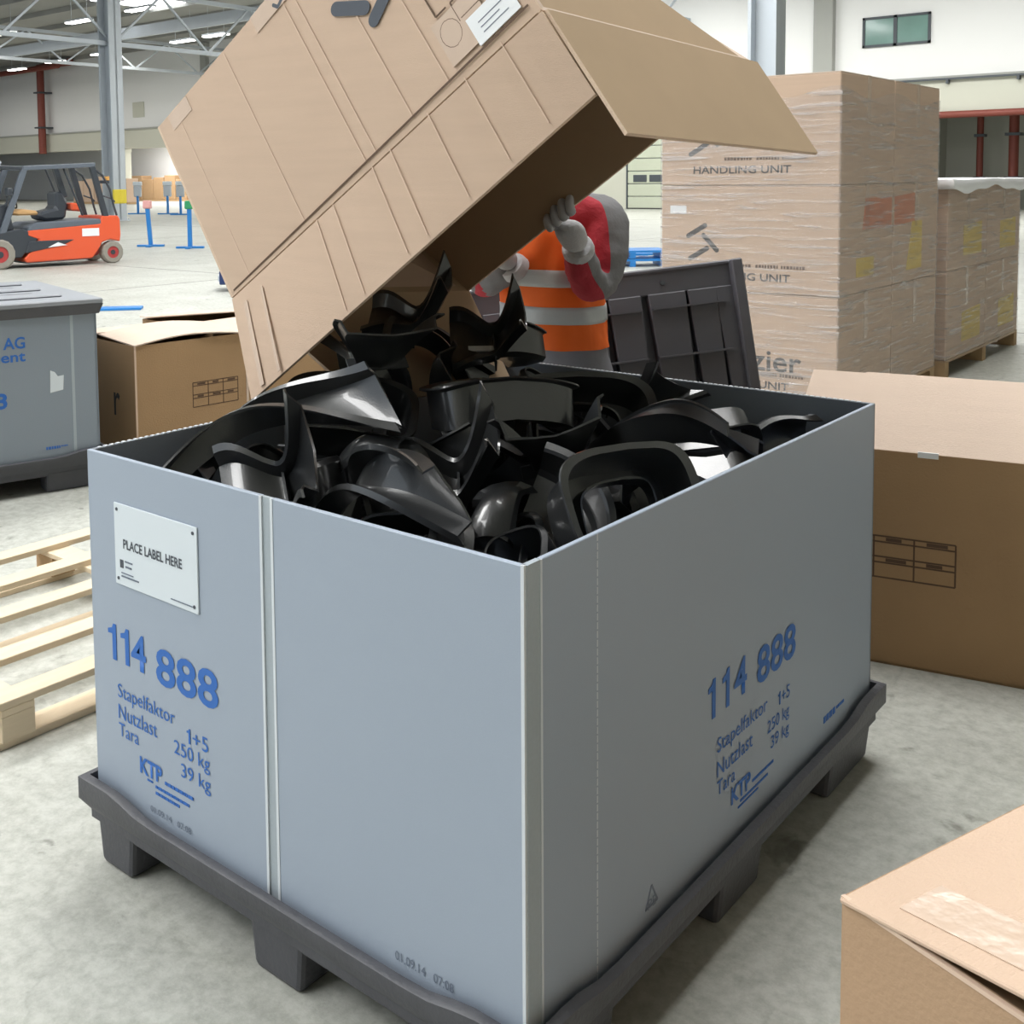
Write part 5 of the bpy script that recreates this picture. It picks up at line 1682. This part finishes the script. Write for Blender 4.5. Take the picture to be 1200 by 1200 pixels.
# ================================================================== FORKLIFT
def forklift():
    f = V((-0.34, -2.15, 0)).normalized()            # driving direction
    rz = math.atan2(f.y, f.x)
    # local: x forward from the rear axle, y to the left of the driver, z up; the visible side is y = +0.58
    side = V((0, 0, 1)).cross(f)
    t = thing('forklift', 'red forklift truck with dark overhead guard parked in the hall', 'forklift', V((-17.95, 11.0, 0)) - side * 0.5, rz)
    def prism(pts, y0, y1, m, name, parent=t, bevel=0.02):
        q0 = [(u, y0, z) for (u, z) in pts]
        q1 = [(u, y1, z) for (u, z) in pts]
        n = len(pts)
        fs = [tuple(range(n)), tuple(range(2 * n - 1, n - 1, -1))] + [(i, i + n, (i + 1) % n + n, (i + 1) % n) for i in range(n)]
        return MB().add(q0 + q1, fs).build(name, m, parent, bevel=bevel, seg=1)
    body = prism([(-0.15, 0.42), (-0.17, 0.55), (-0.16, 0.86), (-0.12, 0.93), (0.22, 0.93), (0.25, 0.78), (1.66, 0.70), (1.66, 0.60), (1.45, 0.52), (1.62, 0.30), (1.74, 0.17), (1.70, 0.10),
                  (0.42, 0.12), (0.28, 0.30), (0.22, 0.42), (0.05, 0.47)], -0.56, 0.56, 'fork_red', 'body')
    prism([(0.20, 0.80), (0.24, 0.88), (1.50, 0.84), (1.64, 0.76), (1.66, 0.68), (0.25, 0.76)], -0.55, 0.55, 'fork_grey', 'hood')
    prism([(1.40, 0.58), (1.75, 0.74), (2.25, 0.66), (2.30, 0.20), (1.78, 0.20), (1.60, 0.42)], -0.55, 0.55, 'fork_dark', 'front_chassis')
    prism([(1.64, 0.50), (0.78, 0.50), (1.0, 0.40), (1.72, 0.28)], 0.555, 0.575, 'fork_dark', 'side_stripe')
    prism([(1.30, 0.37), (1.10, 0.46), (1.0, 0.42), (0.92, 0.40)], 0.573, 0.58, 'paper_white', 'side_mark', bevel=0)
    prism([(0.62, 0.70), (0.28, 0.70), (0.28, 0.55), (0.62, 0.55)], 0.555, 0.57, 'paper_white', 'number_plate', bevel=0)
    prism([(0.45, 0.16), (1.7, 0.13), (1.7, 0.08), (0.45, 0.10)], -0.5, 0.5, 'fork_grey', 'skirt')
    # overhead guard
    for y in (-0.50, 0.50):
        MB().beam((0.10, y, 0.86), (0.36, y, 1.90), 0.09, 0.11).build('rear_post', 'fork_dark', t, bevel=0.015)
        MB().beam((2.16, y, 0.52), (1.66, y, 1.86), 0.08, 0.11).build('front_post', 'fork_grey', t, bevel=0.015)
        MB().beam((0.30, y, 1.92), (1.70, y, 1.86), 0.09, 0.09).build('roof_rail', 'fork_grey', t, bevel=0.015)
        MB().beam((1.70, y, 1.86), (2.45, y, 1.90), 0.08, 0.07).build('roof_rail', 'fork_dark', t, bevel=0.015)
        MB().tube([(0.34, y * 0.96, 1.86), (0.14, y * 0.96, 1.72), (0.0, y * 0.96, 1.45), (-0.08, y * 0.96, 1.10), (-0.13, y * 0.96, 0.93)], 0.022, 8).build('guard_bar', 'fork_dark', t, smooth=True)
        MB().tube([(0.13, y * 0.95, 1.32), (-0.04, y * 0.95, 1.26), (-0.1, y * 0.95, 1.2)], 0.016, 6).build('guard_bar', 'fork_dark', t, smooth=True)
        MB().tube([(0.90, y * 0.9, 1.86), (0.78, y * 0.9, 1.55), (0.55, y * 0.9, 0.95)], 0.02, 6).build('guard_bar', 'fork_dark', t, smooth=True)
    for k in range(7):
        x = 0.40 + k * 0.30
        MB().beam((x, -0.5, 1.90 - 0.03 * k * 0.3), (x, 0.5, 1.90 - 0.03 * k * 0.3), 0.05, 0.04).build('roof_slat', 'fork_dark', t)
    MB().beam((0.95, 0.15, 1.88), (0.78, 0.15, 1.30), 0.13, 0.10).build('centre_post', 'fork_dark', t, bevel=0.02)
    MB().box((2.0, -0.3, 1.92), (2.4, 0.3, 2.0)).build('roof_box', 'steel', t, bevel=0.03)
    lm = MB().tube([(-0.02, 0.3, 1.62), (-0.02, 0.3, 1.70)], 0.06, 10).build('warning_lamp', 'amber', t)
    MB().box((-0.05, 0.24, 1.56), (0.14, 0.36, 1.62)).build('lamp_bracket', 'fork_dark', t)
    # cabin
    st = prism([(1.20, 0.86), (0.80, 0.88), (0.74, 1.20), (0.84, 1.40), (0.98, 1.42), (0.98, 1.10), (1.30, 1.02), (1.34, 0.92)], -0.25, 0.25, 'fork_dark', 'seat', bevel=0.05)
    prism([(1.40, 0.98), (1.78, 0.98), (1.90, 1.03), (1.70, 1.10), (1.42, 1.06)], 0.1, 0.45, 'tan', 'armrest', bevel=0.03)
    prism([(0.50, 1.02), (0.70, 1.04), (0.72, 1.20), (0.56, 1.18)], -0.1, 0.3, 'fork_red', 'head_pad', bevel=0.03)
    prism([(1.85, 0.70), (2.15, 0.70), (2.10, 1.15), (1.95, 1.20)], -0.4, 0.4, 'fork_dark', 'dashboard')
    MB().tube([(1.95, 0.0, 1.12), (1.75, 0.0, 1.25)], 0.025, 8).build('steering_column', 'fork_dark', t)
    rg = [V((1.74, 0, 1.26)) + V((math.sin(0.9) * 0, 0, 0)) + V((0.07 * math.cos(a), 0.17 * math.sin(a), 0.15 * math.cos(a))) for a in [2 * math.pi * i / 20 for i in range(21)]]
    MB().tube(rg, 0.015, 6).build('steering_wheel', 'rubber', t, smooth=True)
    MB().tube([(2.0, 0.45, 1.15), (1.98, 0.5, 1.35)], 0.02, 6).build('mirror_arm', 'fork_dark', t)
    MB().box((1.92, 0.44, 1.35), (2.02, 0.6, 1.5)).build('mirror', 'fork_dark', t, bevel=0.02)
    # wheels
    def wheel(x, y, r, wd):
        prof = [(r * 0.55, -wd / 2), (r * 0.9, -wd / 2), (r, -wd / 2 + 0.03), (r, wd / 2 - 0.03), (r * 0.9, wd / 2), (r * 0.55, wd / 2)]
        n = 32
        vs, fs = [], []
        for i in range(n):
            a = 2 * math.pi * i / n
            for (q, yy) in prof:
                k = 1 + (0.03 if (i % 2 and q >= r * 0.99) else 0)
                vs.append((x + q * k * math.cos(a), y + yy, r + q * k * math.sin(a) + 0.0))
        p = len(prof)
        for i in range(n):
            for k in range(p):
                fs.append((i * p + k, ((i + 1) % n) * p + k, ((i + 1) % n) * p + (k + 1) % p, i * p + (k + 1) % p))
        wl = MB().add(vs, fs).build('wheel', 'tire', t)
        MB().tube([(x, y - wd * 0.4, r), (x, y + wd * 0.4, r)], r * 0.58, 20).build('rim', 'rim_red', wl)
        MB().tube([(x, y + wd * 0.38, r), (x, y + wd * 0.47, r)], r * 0.22, 12).build('hub', 'fork_dark', wl)
    for y in (-0.44, 0.46):
        wheel(0.0, y, 0.215, 0.2)
        wheel(2.18, y, 0.275, 0.24)
    # mast and forks (ahead of the cab)
    for y in (-0.35, 0.35):
        MB().box((2.55, y - 0.05, 0.06), (2.70, y + 0.05, 2.1)).build('mast_rail', 'fork_dark', t)
        MB().box((2.72, y - 0.07, 0.06), (3.85, y + 0.07, 0.10)).build('fork_tine', 'fork_dark', t)
    MB().box((2.68, -0.45, 0.06), (2.74, 0.45, 0.5)).build('fork_carriage', 'fork_dark', t)
    MB().box((2.55, -0.35, 1.9), (2.66, 0.35, 2.0)).build('mast_crossbar', 'fork_dark', t)
forklift()

# ================================================================== FAR THINGS ON THE HALL FLOOR
def stanchion(label, x, y, rz, h, head, group=None, tilt=0.0):
    t = thing('barrier_post', label, 'post', (x, y, 0), rz, group)
    MB().box((-0.33, -0.06, 0), (0.33, 0.06, 0.05)).build('base_bar', 'blue_paint', t, bevel=0.01)
    MB().box((-0.06, -0.3, 0), (0.06, 0.3, 0.045)).build('base_bar', 'blue_paint', t, bevel=0.01)
    MB().beam((0, 0, 0.04), (tilt, 0, h), 0.10, 0.10).build('post', 'blue_paint', t, bevel=0.02)
    MB().box((tilt - 0.1, -0.08, h - 0.02), (tilt + 0.1, 0.08, h + 0.18)).build('belt_head', head, t, bevel=0.03)
a40 = math.radians(40)
stanchion('blue barrier post with a pink head on the open floor', -21.88, 14.66, a40, 0.95, 'pink', None, -0.06)
stanchion('blue barrier post with a green head beside the big carton', -20.44, 14.75, a40, 0.95, 'green')
for (x, y) in ((-45.6, 30.6), (-44.0, 31.2), (-42.3, 30.7)):
    t = thing('sign_stand', 'small dark sign stand far away near the loading recess', 'stand', (x, y, 0), a40, 'far sign stands')
    MB().box((-0.5, -0.05, 0), (0.5, 0.05, 0.06)).build('base_bar', 'blue_paint', t)
    MB().box((-0.05, -0.05, 0.05), (0.05, 0.05, 0.9)).build('post', 'blue_paint', t)
    MB().box((-0.2, -0.05, 0.85), (0.2, 0.05, 1.4)).build('board', 'steel', t, bevel=0.05)
    MB().box((-0.22, -0.06, 1.4), (0.22, 0.06, 1.6)).build('top_bar', 'placard', t, bevel=0.03)
def far_carton_block(label, x, y, n, w, h, m='card_brown'):
    t = thing('stacked_goods', label, 'goods', (x, y, 0))
    MB().box((0, 0, 0), (n * w, 1.0, 0.14)).build('pallet_row', 'wood_dark', t)
    for k in range(n):
        hh = h * (0.85 + 0.15 * ((k * 7) % 3) / 2)
        MB().box((k * w + 0.04, 0, 0.14), (k * w + w - 0.04, 1.0, hh)).build('carton', m, t, bevel=0.03, seg=1)
far_carton_block('row of brown palletised cartons along the far recess wall', -86, 52.6, 22, 1.5, 2.1)
far_carton_block('row of tan cartons behind the forklift cab', -74, 44.4, 5, 1.4, 2.0, 'card')
def blue_pallet(label, x, y, rz, n, m='blue_paint'):
    t = thing('blue_plastic_pallet', label, 'pallet', (x, y, 0), rz)
    for k in range(n):
        z = k * 0.15
        for j in range(5):
            MB().box((-0.6, -0.4 + j * 0.17, z + 0.10), (0.6, -0.28 + j * 0.17, z + 0.14)).build('deck_slat', m, t)
        for j in (-0.55, 0.0, 0.55):
            MB().box((j - 0.05, -0.4, z), (j + 0.05, 0.4, z + 0.10)).build('runner', m, t)
    return t
blue_pallet('small stack of blue plastic pallets on the floor behind the worker', -9.2, 15.9, a40, 2)
blue_pallet('blue plastic pallet lying on the floor behind the worker, farther off', -9.75, 17.3, a40, 1)
MB().box((-0.9, -0.12, 0), (0.35, 0.12, 0.03)).build('blue_sheet', 'blue_paint', None, bevel=0.004, seg=1)
bs = bpy.data.objects['blue_sheet']
bs.location, bs.rotation_euler = (-10.95, 6.42, 0), (0, 0, a40 + 0.15)
tag(bs, 'flat blue plastic strip lying on the floor behind the closed container', 'strip')
def tug():
    t = thing('tow_trolley', 'dark navy tow trolley half hidden behind the raised carton', 'trolley', (-11.75, 8.85, 0), math.radians(50))
    MB().box((-0.1, -0.3, 0.10), (1.0, 0.3, 0.30)).build('chassis', 'navy', t, bevel=0.02)
    MB().box((-0.05, -0.28, 0.30), (0.25, 0.28, 0.55)).build('front_box', 'navy', t, bevel=0.03)
    MB().box((-0.12, -0.2, 0.14), (-0.09, 0.2, 0.22)).build('bumper', 'placard', t)
    for x in (0.1, 0.8):
        for y in (-0.3, 0.3):
            MB().tube([(x, y - 0.03, 0.1), (x, y + 0.03, 0.1)], 0.1, 14).build('wheel', 'rubber', t)
tug()
